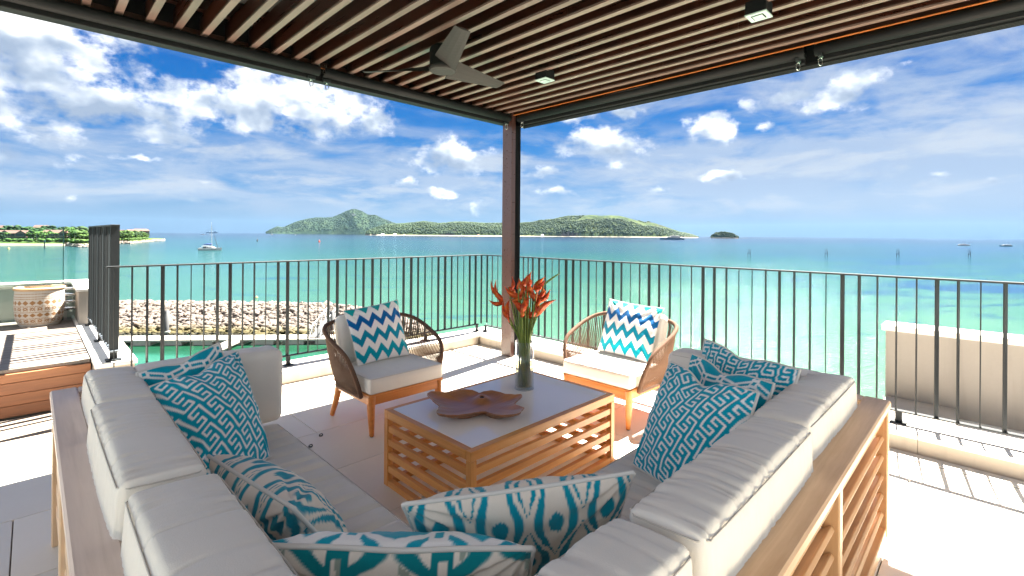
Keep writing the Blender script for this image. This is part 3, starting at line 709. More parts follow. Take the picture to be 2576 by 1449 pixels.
for (u0, u1, n, o0, o1, h0, h1, kd, lb) in [
        (-30, 215, 26, 70, 130, 9, 12.5, 0, 'dark leafy tree in the tall belt behind the villas'),
        (75, 118, 5, 22, 34, 6.5, 9, 1, 'bright rounded tree filling the gap between the two big villas'),
        (72, 125, 4, 38, 50, 8, 10, 0, 'dark rounded tree between the two big villas'),
        (175, 232, 9, 28, 55, 5, 8.5, 1, 'bright leafy tree around the glass panel edge on the headland'),
        (195, 232, 5, 55, 80, 8, 10, 0, 'dark leafy tree left of the tall railing on the headland'),
        (292, 372, 16, 14, 32, 4, 6.5, 1, 'bright leafy tree along the shore of the point'),
        (300, 368, 15, 34, 56, 6, 9, 0, 'dark leafy tree on the crest of the point'),
        (236, 292, 8, 20, 60, 6, 9, 0, 'dark leafy tree hidden behind the tall railing'),
        (-30, 5, 3, 12, 20, 5, 8, 0, 'dark leafy tree at the left border in front of the first villa')]:
    for i in range(n):
        k += 1; u = u0+(u1-u0)*(i+random.uniform(.1, .9))/n; l2 = lb
        if 'tall belt' in lb: l2 = lb+(' at the left border' if u < 15 else ', above the far left villa' if u < 62 else ', between the two big villas' if u < 115 else ', above the second villa' if u < 172 else ', left of the tall railing')
        elif 'of the point' in lb: l2 = lb+(', next to the tall railing' if u < 318 else ', halfway along' if u < 346 else ', towards its tip')
        htree(u, random.uniform(o0, o1), random.uniform(h0, h1), kd, l2, k)
for i, (u, off, h) in enumerate([(18, 14, 6), (92, 12, 6.5), (108, 14, 5.5), (126, 13, 7), (139, 18, 6), (168, 14, 9), (176, 22, 10.5), (187, 16, 8), (203, 12, 5.5), (212, 10, 5), (306, 16, 8), (318, 20, 9), (331, 16, 7.5), (344, 20, 8), (362, 14, 7)]):
    k += 1; htree(u, off, h, 'palm', 'feathery palm on the headland lawn near the beach' if u < 195 else ('feathery palm on the point right of the tall railing' if u > 290 else 'small palm by the rocks behind the glass edge'), k)

# ------------------------------------------------------------------ SETTING: breakwater, dock
def hull_rock(seed):
    bm = bmesh.new(); r = random.Random(seed)
    for i in range(15):
        v = Vector((r.gauss(0, 1), r.gauss(0, 1), r.gauss(0, 1))).normalized()*r.uniform(.8, 1.1)
        bm.verts.new((v.x, v.y*.8, v.z*.62))
    bmesh.ops.convex_hull(bm, input=bm.verts); bmesh.ops.delete(bm, geom=[v for v in bm.verts if not v.link_faces], context='VERTS')
    bm.verts.ensure_lookup_table()
    V = np.array([v.co[:] for v in bm.verts]); bm.verts.index_update(); Fc = np.array([[v.index for v in f.verts] for f in bm.faces]); bm.free(); return V, Fc
m, t, b = new_mat('breakwater_rock', rough=.85, spec=.2); p = t.pos(); n = t.noise(p, 2.4, 5., .65); z = t.sep(p)[2]
c = t.ramp(t.m('ADD', t.m('MULTIPLY', n, .5), t.m('MULTIPLY', t.noise(p, .9, 2., .5), .5)), [(.3, (0.0605, 0.04813, 0.04124)), (.5, (0.11, 0.09211, 0.07972)), (.68, (0.154, 0.1292, 0.11))])
c = t.mix(t.m('MULTIPLY', t.ss(t.rnd(), .82, .9), .5), c, (0.143, 0.09901, 0.066))
c = t.mix(t.ss(z, SEA+.95, SEA+.3), c, (0.066, 0.05499, 0.022)); c = t.mix(t.ss(z, SEA+.35, SEA+.1), c, (0.01375, 0.01375, 0.00825))
t.l.new(c, b.inputs['Base Color']); t.l.new(t.bump(n, .5, .08), b.inputs['Normal']); M['rock'] = m
def build_breakwater():
    RT = [hull_rock(s) for s in range(10)]; RM = [npmesh('rock', V, Fc, M['rock']) for V, Fc in RT]
    T = thing('breakwater', 'long breakwater of pale broken rocks across the marina', 'breakwater', at(600, 60, SEA))
    # crest line (u, depth) and front foot; section rises to 1.9 m
    ul = np.array([200, 300, 560, 800, 900, 1000, 1060, 1085.]); fd = np.array([54.6, 55.2, 55.5, 55.2, 54.5, 53.5, 54., 55.]); bd = np.array([70.5, 70.5, 70.5, 69.5, 67.5, 63, 59.5, 57.])
    # core
    nu = 60; US = np.linspace(200, 1085, nu); V = []
    for u in US:
        a, c2 = np.interp(u, ul, fd), np.interp(u, ul, bd); pk = 2.2*min(1., (c2-a)/14)
        for w, hz in ((0, -.8), (.4, pk*.6), (.62, pk-.45), (.8, pk-.45), (1, -.8)): V.append(at(u, a+(c2-a)*w, SEA+hz))
    Q = [[i*5+j, (i+1)*5+j, (i+1)*5+j+1, i*5+j+1] for i in range(nu-1) for j in range(4)]
    link('rock_core', npmesh('rock_core', V, Q, M['rock']), T)
    r = np.random.default_rng(2); L = []
    for k in range(5200):
        u = r.uniform(205, 1085); a, c2 = np.interp(u, ul, fd), np.interp(u, ul, bd); w = r.uniform(0, .86)
        pk = 2.2*min(1., (c2-a)/14)
        z = np.interp(w, [0, .5, .66, .82, 1], [-.15, pk*.78, pk, pk, 0])
        s = .60*rng.lognormal(-.55, .34)*(1.15 if w > .1 else 1)
        L.append((u, a+(c2-a)*w, z-s*.25+r.uniform(-.05, .12), s, k))
    vis = [q for q in L if 300 < q[0] < 835]
    vis.sort(key=lambda q: q[1]/q[3]); big = set(q[4] for q in vis[:300])
    Vs = []; Fs = []; n = 0
    for (u, d, z, s, k) in L:
        p = at(u, d, SEA+z); e = (r.uniform(-.5, .5), r.uniform(-.5, .5), r.uniform(0, 6.28)); sc = (s*r.uniform(.9, 1.4), s*r.uniform(.8, 1.1), s*r.uniform(.8, 1.1))
        if k in big:
            o = bpy.data.objects.new('rock', RM[k % 10]); COL.objects.link(o); o.location = p; o.rotation_euler = e; o.scale = sc
            o.parent = T; o.matrix_parent_inverse = Matrix.Translation(-T.location)
        else:
            from mathutils import Euler
            R = np.array(Euler(e).to_matrix()); V, Fc = RT[k % 10]; W = (V*np.array(sc)) @ R.T+np.array(p)
            Vs.append(W); Fs.append(Fc+n); n += len(V)
    link('smaller_rocks', npmesh('smaller_rocks', np.concatenate(Vs), np.concatenate(Fs), M['rock']), T, kind='stuff')
build_breakwater()
M['float'] = stone('dock_float', (0.3162, 0.2907, 0.2499), (0.357, 0.3366, 0.2958))
def build_dock():
    T = thing('floating_dock', 'pale floating dock along the foot of the breakwater', 'dock', at(560, 51, SEA))
    A = at(160, 50.0, 0); B = at(860, 52.0, 0); A.z = B.z = 0; X = (B-A).normalized(); Y = Vector((-X.y, X.x, 0)); L = (B-A).length
    if Y.dot(Vector((1, 1, 0))) < 0: Y = -Y
    def pt(x, y, z): q = A+X*x+Y*y; return Vector((q.x, q.y, SEA+z))
    n = int(L/.55)
    for i in range(n):        # deck boards
        x = L*i/n; beam('board', pt(x+.27, .06, .58), pt(x+.27, 2.3, .58), .51, .05, M['dock'], T, .006)
    beam('fascia', pt(0, 0, .50), pt(L, 0, .50), .06, .18, M['float'], T)
    for i in range(9): 
        x = L*(i+.12)/9; link('float', MB().box((0, 0, 0), (L/9*.62, 2.2, .42), .03, Matrix.Translation(pt(x, .08, -.02)) @ Matrix.Rotation(math.atan2(X.y, X.x), 4, 'Z')).mesh('float', M['float']), T)
    # finger pier
    T2 = thing('finger_pier', 'narrow finger pier reaching from the dock towards the terrace', 'dock', gp(570, 862, SEA+.5))
    P0 = gp(588, 857, SEA+.5); P1 = gp(455, 915, SEA+.5); n = 26; dv = (P1-P0)/n; side = Vector((-dv.y, dv.x, 0)).normalized()
    for i in range(n):
        c = P0+dv*(i+.5); beam('board', c-side*.55, c+side*.55, dv.length-.05, .05, M['dock'], T2, .006)
    for s in (-.6, .6): beam('fascia', P0+side*s-Vector((0, 0, .08)), P1+side*s-Vector((0, 0, .08)), .06, .22, M['float'], T2)
    T2b = link('float', MB().box((-2.2, -.5, -.45), (2.2, .5, -.05), .03, Matrix.Translation((P0+P1)/2) @ Matrix.Rotation(math.atan2(dv.y, dv.x), 4, 'Z')).mesh('float', M['float']), T2)
    for (u, d, top, lb) in ((421, 55., 3.0, 'dark grey mooring pile standing behind the dock on the left'), (837, 56., 2.9, 'dark grey mooring pile behind the left chair')):
        P = thing('mooring_pile', lb, 'pile', at(u, d, SEA), 'mooring piles of the dock'); c = at(u, d, SEA)
        link('pile', MB().lathe([(.24, -.6), (.24, top), (0.0, top+.03)], 14, c).mesh('pile', M['pile'], True), P)
        link('collar', MB().lathe([(.34, .5), (.34, .68), (.25, .70)], 14, c).mesh('collar', M['float']), P)
    G = thing('gangway', 'white metal truss gangway leaning on the breakwater by the left chair', 'gangway', at(815, 55, SEA+.6))
    a0, a1 = at(794, 52.3, SEA+.65), at(842, 58.5, SEA+2.3); sd = Vector((a1.y-a0.y, -(a1.x-a0.x), 0)).normalized()*.55
    beam('walkway', a0, a1, 1.1, .06, M['pile'], G)
    for s in (-1, 1):
        q0, q1 = a0+sd*s, a1+sd*s; up = Vector((0, 0, 1.0))
        link('handrail', MB().tube([q0+up, q1+up], .05, 6).mesh('handrail', M['white']), G)
        mb = MB()
        for i in range(9):
            e0 = q0+(q1-q0)*(i/8); mb.tube([e0, e0+up], .035, 5)
            if i < 8: mb.tube([e0+(up if i % 2 else Vector()), q0+(q1-q0)*((i+1)/8)+(Vector() if i % 2 else up)], .03, 5)
        link('truss', mb.mesh('truss', M['white']), G)
build_dock()

# ------------------------------------------------------------------ boats, markers
def local(u, d, yaw=0.):     # frame with x to the right of the view, y away
    return Matrix.Translation(at(u, d, SEA)) @ Matrix.Rotation(-math.pi/4+yaw, 4, 'Z')
def hull_mesh(L, Bm, H, Mx, name, mat, draft=.4, sheer=.25):
    vs = []; fs = []; n = 12
    for i in range(n+1):
        s = i/n; x = (s-.5)*L; w = Bm/2*(1-max(0, (s-.55)/.45)**2.2)*(.82+.18*min(1, s*4)); zt = H*(1+sheer*s*s)
        x2 = x+(.04*L*(s > .9)*0)
        for (yy, zz) in ((-w, zt), (-w*.86, H*.35), (-w*.45, -draft), (w*.45, -draft), (w*.86, H*.35), (w, zt)): vs.append(Mx @ Vector((x2-(0 if zz > H*.5 else .05*L*max(0, s-.7)), yy, zz)))
    for i in range(n):
        for j in range(5): a = i*6+j; fs.append((a, a+1, a+7, a+6))
        a = i*6; fs.append((a, a+6, a+11, a+5))
    fs.append((0, 5, 4, 3, 2, 1)); return MB().add(vs, fs).mesh(name, mat)
def catamaran():
    T = thing('catamaran', 'white sailing catamaran with blue boom cover anchored in the lagoon', 'catamaran', at(529, 322, SEA)); Mx = local(529, 322, math.radians(14))
    for s in (-1, 1): link('hull', hull_mesh(12.6, 1.7, 1.45, Mx @ Matrix.Translation((0, s*2.6, 0)), 'hull', M['white']), T)
    link('bridge_deck', MB().box((-3.8, -2.2, .75), (3.4, 2.2, 1.5), .1, Mx).mesh('bridge_deck', M['white']), T)
    vs = [(-1.6, -2.2, 1.5), (3.2, -1.7, 1.5), (3.2, 1.7, 1.5), (-1.6, 2.2, 1.5), (-1.6, -1.9, 2.6), (1.3, -1.4, 2.55), (1.3, 1.4, 2.55), (-1.6, 1.9, 2.6)]
    cb = link('cabin', MB().add([Mx @ Vector(v) for v in vs], [(4, 5, 6, 7), (0, 1, 5, 4), (1, 2, 6, 5), (2, 3, 7, 6), (3, 0, 4, 7)]).mesh('cabin', M['white']), T)
    link('window', MB().box((.0, -2.02, 1.85), (1.7, -1.85, 2.2), .0, Mx).mesh('window', M['darkglass']), cb)
    link('window', MB().box((-1.4, -2.12, 1.8), (-.3, -1.95, 2.3), .0, Mx).mesh('window', M['darkglass']), cb)
    for x in (-2.5, 2.2, 4.2): link('porthole', MB().box((x-.5, -3.46, .8), (x+.5, -3.36, .98), 0, Mx).mesh('porthole', M['darkglass']), T)
    link('cockpit_roof', MB().box((-4.8, -1.9, 2.7), (-1.2, 1.9, 2.85), .05, Mx).mesh('cockpit_roof', M['white']), T)
    link('cockpit_opening', MB().box((-3.6, -1.9, 1.52), (-1.7, 1.9, 2.65), 0, Mx).mesh('cockpit_opening', M['darkglass']), T)
    link('mast', MB().tube([Mx @ Vector((1.0, 0, 2.5)), Mx @ Vector((.7, 0, 18.9))], [.15, .09], 8).mesh('mast', M['white']), T)
    link('boom', MB().tube([Mx @ Vector((.9, 0, 3.3)), Mx @ Vector((-4.4, 0, 3.5))], .12, 8).mesh('boom', M['white']), T)
    link('sail_cover', MB().tube([Mx @ Vector((.9, 0, 4.2)), Mx @ Vector((-1.5, 0, 4.1)), Mx @ Vector((-4.4, 0, 3.75))], [.75, .6, .2], 8, flat=.75).mesh('sail_cover', M['blue'], True), T)
    link('spreader', MB().tube([Mx @ Vector((-.6, 0, 10.3)), Mx @ Vector((1.7, 0, 10.3))], .06, 5).mesh('spreader', M['white']), T)
    link('forestay', MB().tube([Mx @ Vector((.75, 0, 16.5)), Mx @ Vector((4.6, 0, 1.5))], [.05, .15], 6).mesh('forestay', M['pile']), T)
    for s in (-1, 1): link('shroud', MB().tube([Mx @ Vector((.75, 0, 16.5)), Mx @ Vector((-1.2, s*2.9, 1.5))], .025, 4).mesh('shroud', M['steel']), T)
    link('dinghy', hull_mesh(2.6, 1.2, .5, Mx @ Matrix.Translation((-5.3, -.6, 1.1)) @ Matrix.Rotation(math.pi/2, 4, 'Z'), 'dinghy', M['float'], .1), T)
catamaran()
def motor_yacht(label, u, d, L, tiers, hullm, yaw=0., flip=False):
    T = thing('motor_yacht', label, 'yacht', at(u, d, SEA)); Mx = local(u, d, yaw+(math.pi if flip else 0))
    H = L*.055; link('hull', hull_mesh(L, L*.15, H, Mx, 'hull', hullm, .5, .5), T)
    z = H
    for i in range(tiers):
        a, b_ = -.42+i*.07, .30-i*.12; w = L*(.062-.008*i); hh = L*.033
        dk = link('deckhouse', MB().box((a*L, -w, z), (b_*L, w, z+hh), L*.004, Mx).mesh('deckhouse', M['white']), T)
        link('window', MB().box((a*L+L*.03, -w-L*.001, z+hh*.35), (b_*L-L*.02, w+L*.001, z+hh*.75), 0, Mx).mesh('window', M['darkglass']), dk)
        z += hh
    link('mast', MB().tube([Mx @ Vector((-.05*L, 0, z)), Mx @ Vector((-.07*L, 0, z+L*.05))], [L*.009, L*.003], 6).mesh('mast', M['white']), T)
    link('radar_dome', MB().lathe([(.001, 0), (L*.013, L*.006), (L*.013, L*.014), (.001, L*.022)], 10, Mx @ Vector((-.05*L, 0, z+L*.03))).mesh('radar_dome', M['white'], True), T)
motor_yacht('large white superyacht with dark hull moored off the island\'s right end', 1690, 1540, 79, 3, M['yachtblue'], 0., True)
motor_yacht('small motor boat far right, the farther of the pair', 2425, 760, 20, 2, M['white'], 0.)
motor_yacht('dark hulled motor boat at the far right, the nearer of the pair', 2530, 720, 21, 2, M['yachtblue'], 0.1, True)
motor_yacht('tiny white speedboat left of the catamaran mast', 510, 2500, 24, 1, M['white'], 0.)
def cargo():
    T = thing('cargo_ship', 'grey blue cargo ship on the horizon behind the catamaran mast', 'ship', at(533, 9000, SEA)); Mx = local(533, 9000); L = 215
    link('hull', hull_mesh(L, 26, 17, Mx, 'hull', M['navygrey'], 3, .1), T)
    link('bridge', MB().box((L*.22, -9, 17), (L*.36, 9, 40), 1, Mx).mesh('bridge', M['navygrey']), T)
    link('funnel', MB().tube([Mx @ Vector((L*.38, 0, 17)), Mx @ Vector((L*.39, 0, 48))], [4, 2.5], 8).mesh('funnel', M['navygrey']), T)
    for x in (-.42, -.28, -.12, .02): link('container_stack', MB().box((L*x-9, -10, 17), (L*x+9, 10, 27+6*math.sin(x*20)), .5, Mx).mesh('container_stack', M['navygrey']), T)
    for x in (-.35, -.05): link('crane', MB().tube([Mx @ Vector((L*x, 0, 17)), Mx @ Vector((L*x+2, 0, 42))], 1.4, 6).mesh('crane', M['navygrey']), T)
cargo()
def sailboat(label, u, d, L, mast, sail=False):
    T = thing('sailing_boat', label, 'sailboat', at(u, d, SEA)); Mx = local(u, d)
    link('hull', hull_mesh(L, L*.3, L*.09, Mx, 'hull', M['white']), T)
    link('mast', MB().tube([Mx @ Vector((0, 0, L*.09)), Mx @ Vector((0, 0, mast))], [mast*.012, mast*.008], 5).mesh('mast', M['white']), T)
    link('cabin', MB().box((-L*.2, -L*.09, L*.09), (L*.18, L*.09, L*.17), L*.01, Mx).mesh('cabin', M['white']), T)
    if sail: link('sail', MB().add([Mx @ Vector(v) for v in ((.3, 0, L*.15), (L*.42, .05, L*.18), (.3, 0, mast*.95), (.3, -.12, L*.15))], [(0, 1, 2), (3, 2, 1)]).mesh('sail', M['white']), T)
sailboat('tiny white sailboat off the left foot of the far hill', 683.5, 2900, 21, 27)
sailboat('small sailboat with a raised sail off the island just left of the post', 1161, 2300, 13, 17, True)
sailboat('tiny white boat below the left slope of the far hill', 743.5, 3000, 12, 9)
def buoy(label, u, v, mat, r, h):
    _, b_ = un(u, v); d = 12./b_; c = at(u, d, SEA); T = thing('buoy', label, 'buoy', c)
    link('float', MB().lathe([(.01, -.2*h), (r, .05*h), (r*1.05, .3*h), (r*.55, .62*h)], 12, c).mesh('float', mat, True), T)
    link('top_mark', MB().lathe([(r*.5, .60*h), (r*.28, h), (.01, h*1.02)], 10, c).mesh('top_mark', mat, True), T)
buoy('red buoy floating below the far hill', 803.3, 609, M['redbuoy'], 1.2, 3)
buoy('dark green buoy between the catamaran and the red buoy', 647.5, 606.5, M['pile'], 1., 3.2)
buoy('pale yellow mooring buoy beyond the breakwater', 646.7, 749.5, M['yellow'], .22, .35)
buoy('yellow buoy off the beach at the left border', 22, 626, M['yellow'], .6, 1.1)
def shore_post():
    c = at(112.3, 332, SEA); T = thing('channel_post', 'dark channel post standing in the water off the villa beach', 'post', c)
    link('pole', MB().tube([c, c+Vector((0, 0, 5.0))], .34, 8).mesh('pole', M['pile']), T); link('top_mark', MB().tube([c+Vector((0, 0, 4.6)), c+Vector((0, 0, 5.9))], [.55, .4], 8).mesh('top_mark', M['gedge']), T)
shore_post()
def marker(label, u, v, k):
    _, b_ = un(u, v); d = 12./b_; T = thing('reef_marker', label, 'marker', at(u, d, SEA), 'reef markers standing in a row'); Mx = local(u, d); rd = random.Random(k)
    for s in (-1, 1): link('pile', MB().tube([Mx @ Vector((s*.75, 0, -.5)), Mx @ Vector((s*.75, 0, 2.7+.4*s))], .15, 8).mesh('pile', M['pile']), T)
    link('crossbeam', MB().box((-.85, -.1, 1.5), (.85, .1, 1.72), 0, Mx).mesh('crossbeam', M['pile']), T)
    for i in range(5):
        x = -.9+.45*i; link('rod', MB().tube([Mx @ Vector((x*.8, 0, 1.7)), Mx @ Vector((x+rd.uniform(-.2, .2), 0, rd.uniform(4.2, 5.9)))], .04, 5).mesh('rod', M['pile']), T)
    link('cross_rod', MB().tube([Mx @ Vector((-.9, 0, 3.5)), Mx @ Vector((.9, 0, 3.6))], .05, 5).mesh('cross_rod', M['pile']), T)
for i, (u, v, lb) in enumerate([(1884.7, 645, 'forked reef marker leftmost of the four in the shallows'), (2079, 645.5, 'forked reef marker second from the left in the shallows'), (2259, 646, 'forked reef marker third from the left in the shallows'), (2439, 646.5, 'forked reef marker rightmost of the four in the shallows')]): marker(lb, u, v, i)
# ------------------------------------------------------------------ SETTING: terrace floor, kerbs, deck
def tile_mesh(a, b, z, th=.012, bev=.0015): return MB().box((-(b[0]-a[0])/2, -(b[1]-a[1])/2, -th), ((b[0]-a[0])/2, (b[1]-a[1])/2, 0), bev)
def build_floor():
    FL = struct('terrace_floor', MB().box((-3.6, -3.6, -.35), (4.06, 5.19, -.012)).mesh('terrace_floor', M['joint']))
    FW = struct('terrace_slab_edge', MB().box((-3.6, 4.64, -3.), (4.40, 4.90, -.36)).mesh('terrace_slab_edge', M['wall']))
    g = .005; off = {0: .25, 1: -.35, 2: .52, 3: .1, 4: 1.145, 5: .225, 6: .8, 7: .1}
    cache = {}
    for r in range(-6, 9):
        y0, y1 = -.27+r*.603, -.27+(r+1)*.603
        if y0 > 5.15: continue
        y1 = min(y1, 5.185); o0 = {4: 1.075, 5: -.055, 6: .225, 7: .7, 3: .52, 2: -.2, 1: .35, 0: .0}.get(r, (r*.37) % 1.2)
        x = o0-4.8
        while x < 4.05:
            x0, x1 = max(x, -3.6), min(x+1.2, 4.045); x += 1.2
            if x1-x0 < .03: continue
            xm = .345
            if y0 > 4.0 and x1 > xm: y1_ = min(y1, 4.615)
            else: y1_ = y1
            if y1_-y0 < .02: continue
            key = (round(x1-x0, 3), round(y1_-y0, 3))
            if key not in cache: cache[key] = tile_mesh((x0+g/2, y0+g/2), (x1-g/2, y1_-g/2), 0).mesh('tile', M['tile'])
            link('tile', cache[key], FL, ((x0+x1)/2, (y0+y1_)/2, 0))
    # kerbs with stone panels
    KR = struct('terrace_kerb', MB().box((4.062, -3.6, -.35), (4.40, 4.93, .098)).mesh('terrace_kerb', M['kerb']))
    y = -3.5
    ys = [-3.6, -2.7, -1.5, -.3+.0, .335, 1.55, 2.75, 3.75, 4.6]
    for a, b in zip(ys[:-1], ys[1:]): link('facing_panel', MB().box((4.05, a+.0015, 0.), (4.061, b-.0015, .098), .001).mesh('facing_panel', M['kerb']), KR)
    for a, b in zip(ys[:-1], ys[1:]): link('coping_slab', MB().box((4.035, a+.001, .0985), (4.43, (b if b < 4.5 else 4.95)-.001, .13), .002).mesh('coping_slab', M['cap']), KR)
    KL = struct('terrace_kerb', MB().box((.592, 4.632, -.35), (4.034, 4.93, .098)).mesh('terrace_kerb', M['kerb']))
    xs = [.592, 1.2, 2.4, 3.3, 4.033]
    for a, b in zip(xs[:-1], xs[1:]):
        link('facing_panel', MB().box((a+.0015, 4.62, 0.), (b-.0015, 4.631, .098), .001).mesh('facing_panel', M['kerb']), KL)
        link('coping_slab', MB().box((a+.001, 4.607, .0985), (b-.001, 4.95, .13), .002).mesh('coping_slab', M['cap']), KL)
    # raised kerb beside the deck, pier and parapet
    K2 = struct('deck_kerb', MB().box((.36, 4.92, -.35), (.60, 8.4, .335)).mesh('deck_kerb', M['kerb']))
    link('coping_slab', MB().box((.352, 4.905, .3355), (.615, 8.4, .368), .002).mesh('coping_slab', M['cap']), K2)
    PI_ = struct('parapet_pier', MB().box((.375, 7.13, .369), (.60, 7.96, .735)).mesh('parapet_pier', M['wall']))
    link('pier_cap', MB().box((.352, 7.10, .7355), (.635, 7.98, .765), .002).mesh('pier_cap', M['cap']), PI_)
    PP = tag(link('parapet_wall', MB().box((-4., 7.98, -1.), (.60, 8.16, .755)).mesh('parapet_wall', M['greywall'])), 'low grey parapet wall with white coping behind the woven basket', 'parapet')
    link('coping', MB().box((-4., 7.95, .7555), (.62, 8.19, .79), .002).mesh('coping', M['cap']), PP)
build_floor()
def build_deck():
    D = struct('timber_deck', MB().box((-3.6, 5.24, -.3), (.345, 7.97, .325)).mesh('timber_deck', M['joint']))
    n = 22; w = (7.96-5.23)/n
    rd = random.Random(3)
    for i in range(n):
        y = 5.225+w*(i+.5); x0 = -3.6
        cut = rd.uniform(-1.8, -.2)
        for a, b in ((x0, cut), (cut, .348)):
            beam('plank', (a+.001, y, .342+rd.uniform(-.0015, .0015)), (b-.001, y, .342), w-.006, .03, M['deck'], D, .003)
    hs = [(.0, .083), (.086, .169), (.172, .255), (.258, .324)]
    for a, b in hs: beam('front_board', (-3.6, 5.213, (a+b)/2), (.35, 5.213, (a+b)/2), .022, b-a, M['deckfront'], D, .002)
    for yy in (5.36,): pass
build_deck()
def build_sidewall():
    W = tag(link('side_wall', MB().box((4.87, -4., -3.), (5.05, .605, .655)).mesh('side_wall', M['wall'])), 'low beige side wall with bright white coping outside the right railing', 'wall')
    link('coping', MB().box((4.845, -4., .6555), (5.075, .63, .70), .003).mesh('coping', M['cap']), W)
    L = struct('side_ledge', MB().box((4.432, -4., -1.), (4.868, .17, .03)).mesh('side_ledge', M['kerb']))
    link('ledge_slab', MB().box((4.432, -4., .0305), (4.868, .17, .06), .002).mesh('ledge_slab', M['cap']), L)
    link('ledge_step', MB().box((4.432, .172, -1.), (4.868, .60, .13), .003).mesh('ledge_step', M['kerb']), L)
build_sidewall()
def build_drain():
    D = thing('drain_grate', 'long slotted drain set in the floor along the right kerb', 'drain', (3.965, 1, .002))
    link('channel', MB().box((3.915, -3., -.02), (4.03, 4.3, .0015)).mesh('channel', M['black']), D)
    for i in range(6):
        x = 3.918+i*.0212; link('bar', MB().box((x, -3., .0018), (x+.0095, 4.3, .006)).mesh('bar', M['cap'] if i else M['cap']), D)
build_drain()
for (x, y, lb) in ((3.42, 3.60, 'small floor fitting by the foot of the post'), (1.42, 3.27, 'small steel floor fitting left of the left chair'), (1.30, 3.15, 'small steel floor fitting nearest the grey end cushion')):
    f = thing('floor_fitting', lb, 'floor fitting', (x, y, 0), 'steel fittings set in the floor')
    link('plate', MB().lathe([(.012, .0005), (.012, .003), (.001, .003)], 16, (x, y, 0)).mesh('plate', M['pile']), f)
    link('eye', MB().tube(catmull([(x-.012, y, .003), (x-.008, y, .014), (x+.008, y, .014), (x+.012, y, .003)], 4), .003, 6).mesh('eye', M['black']), f)

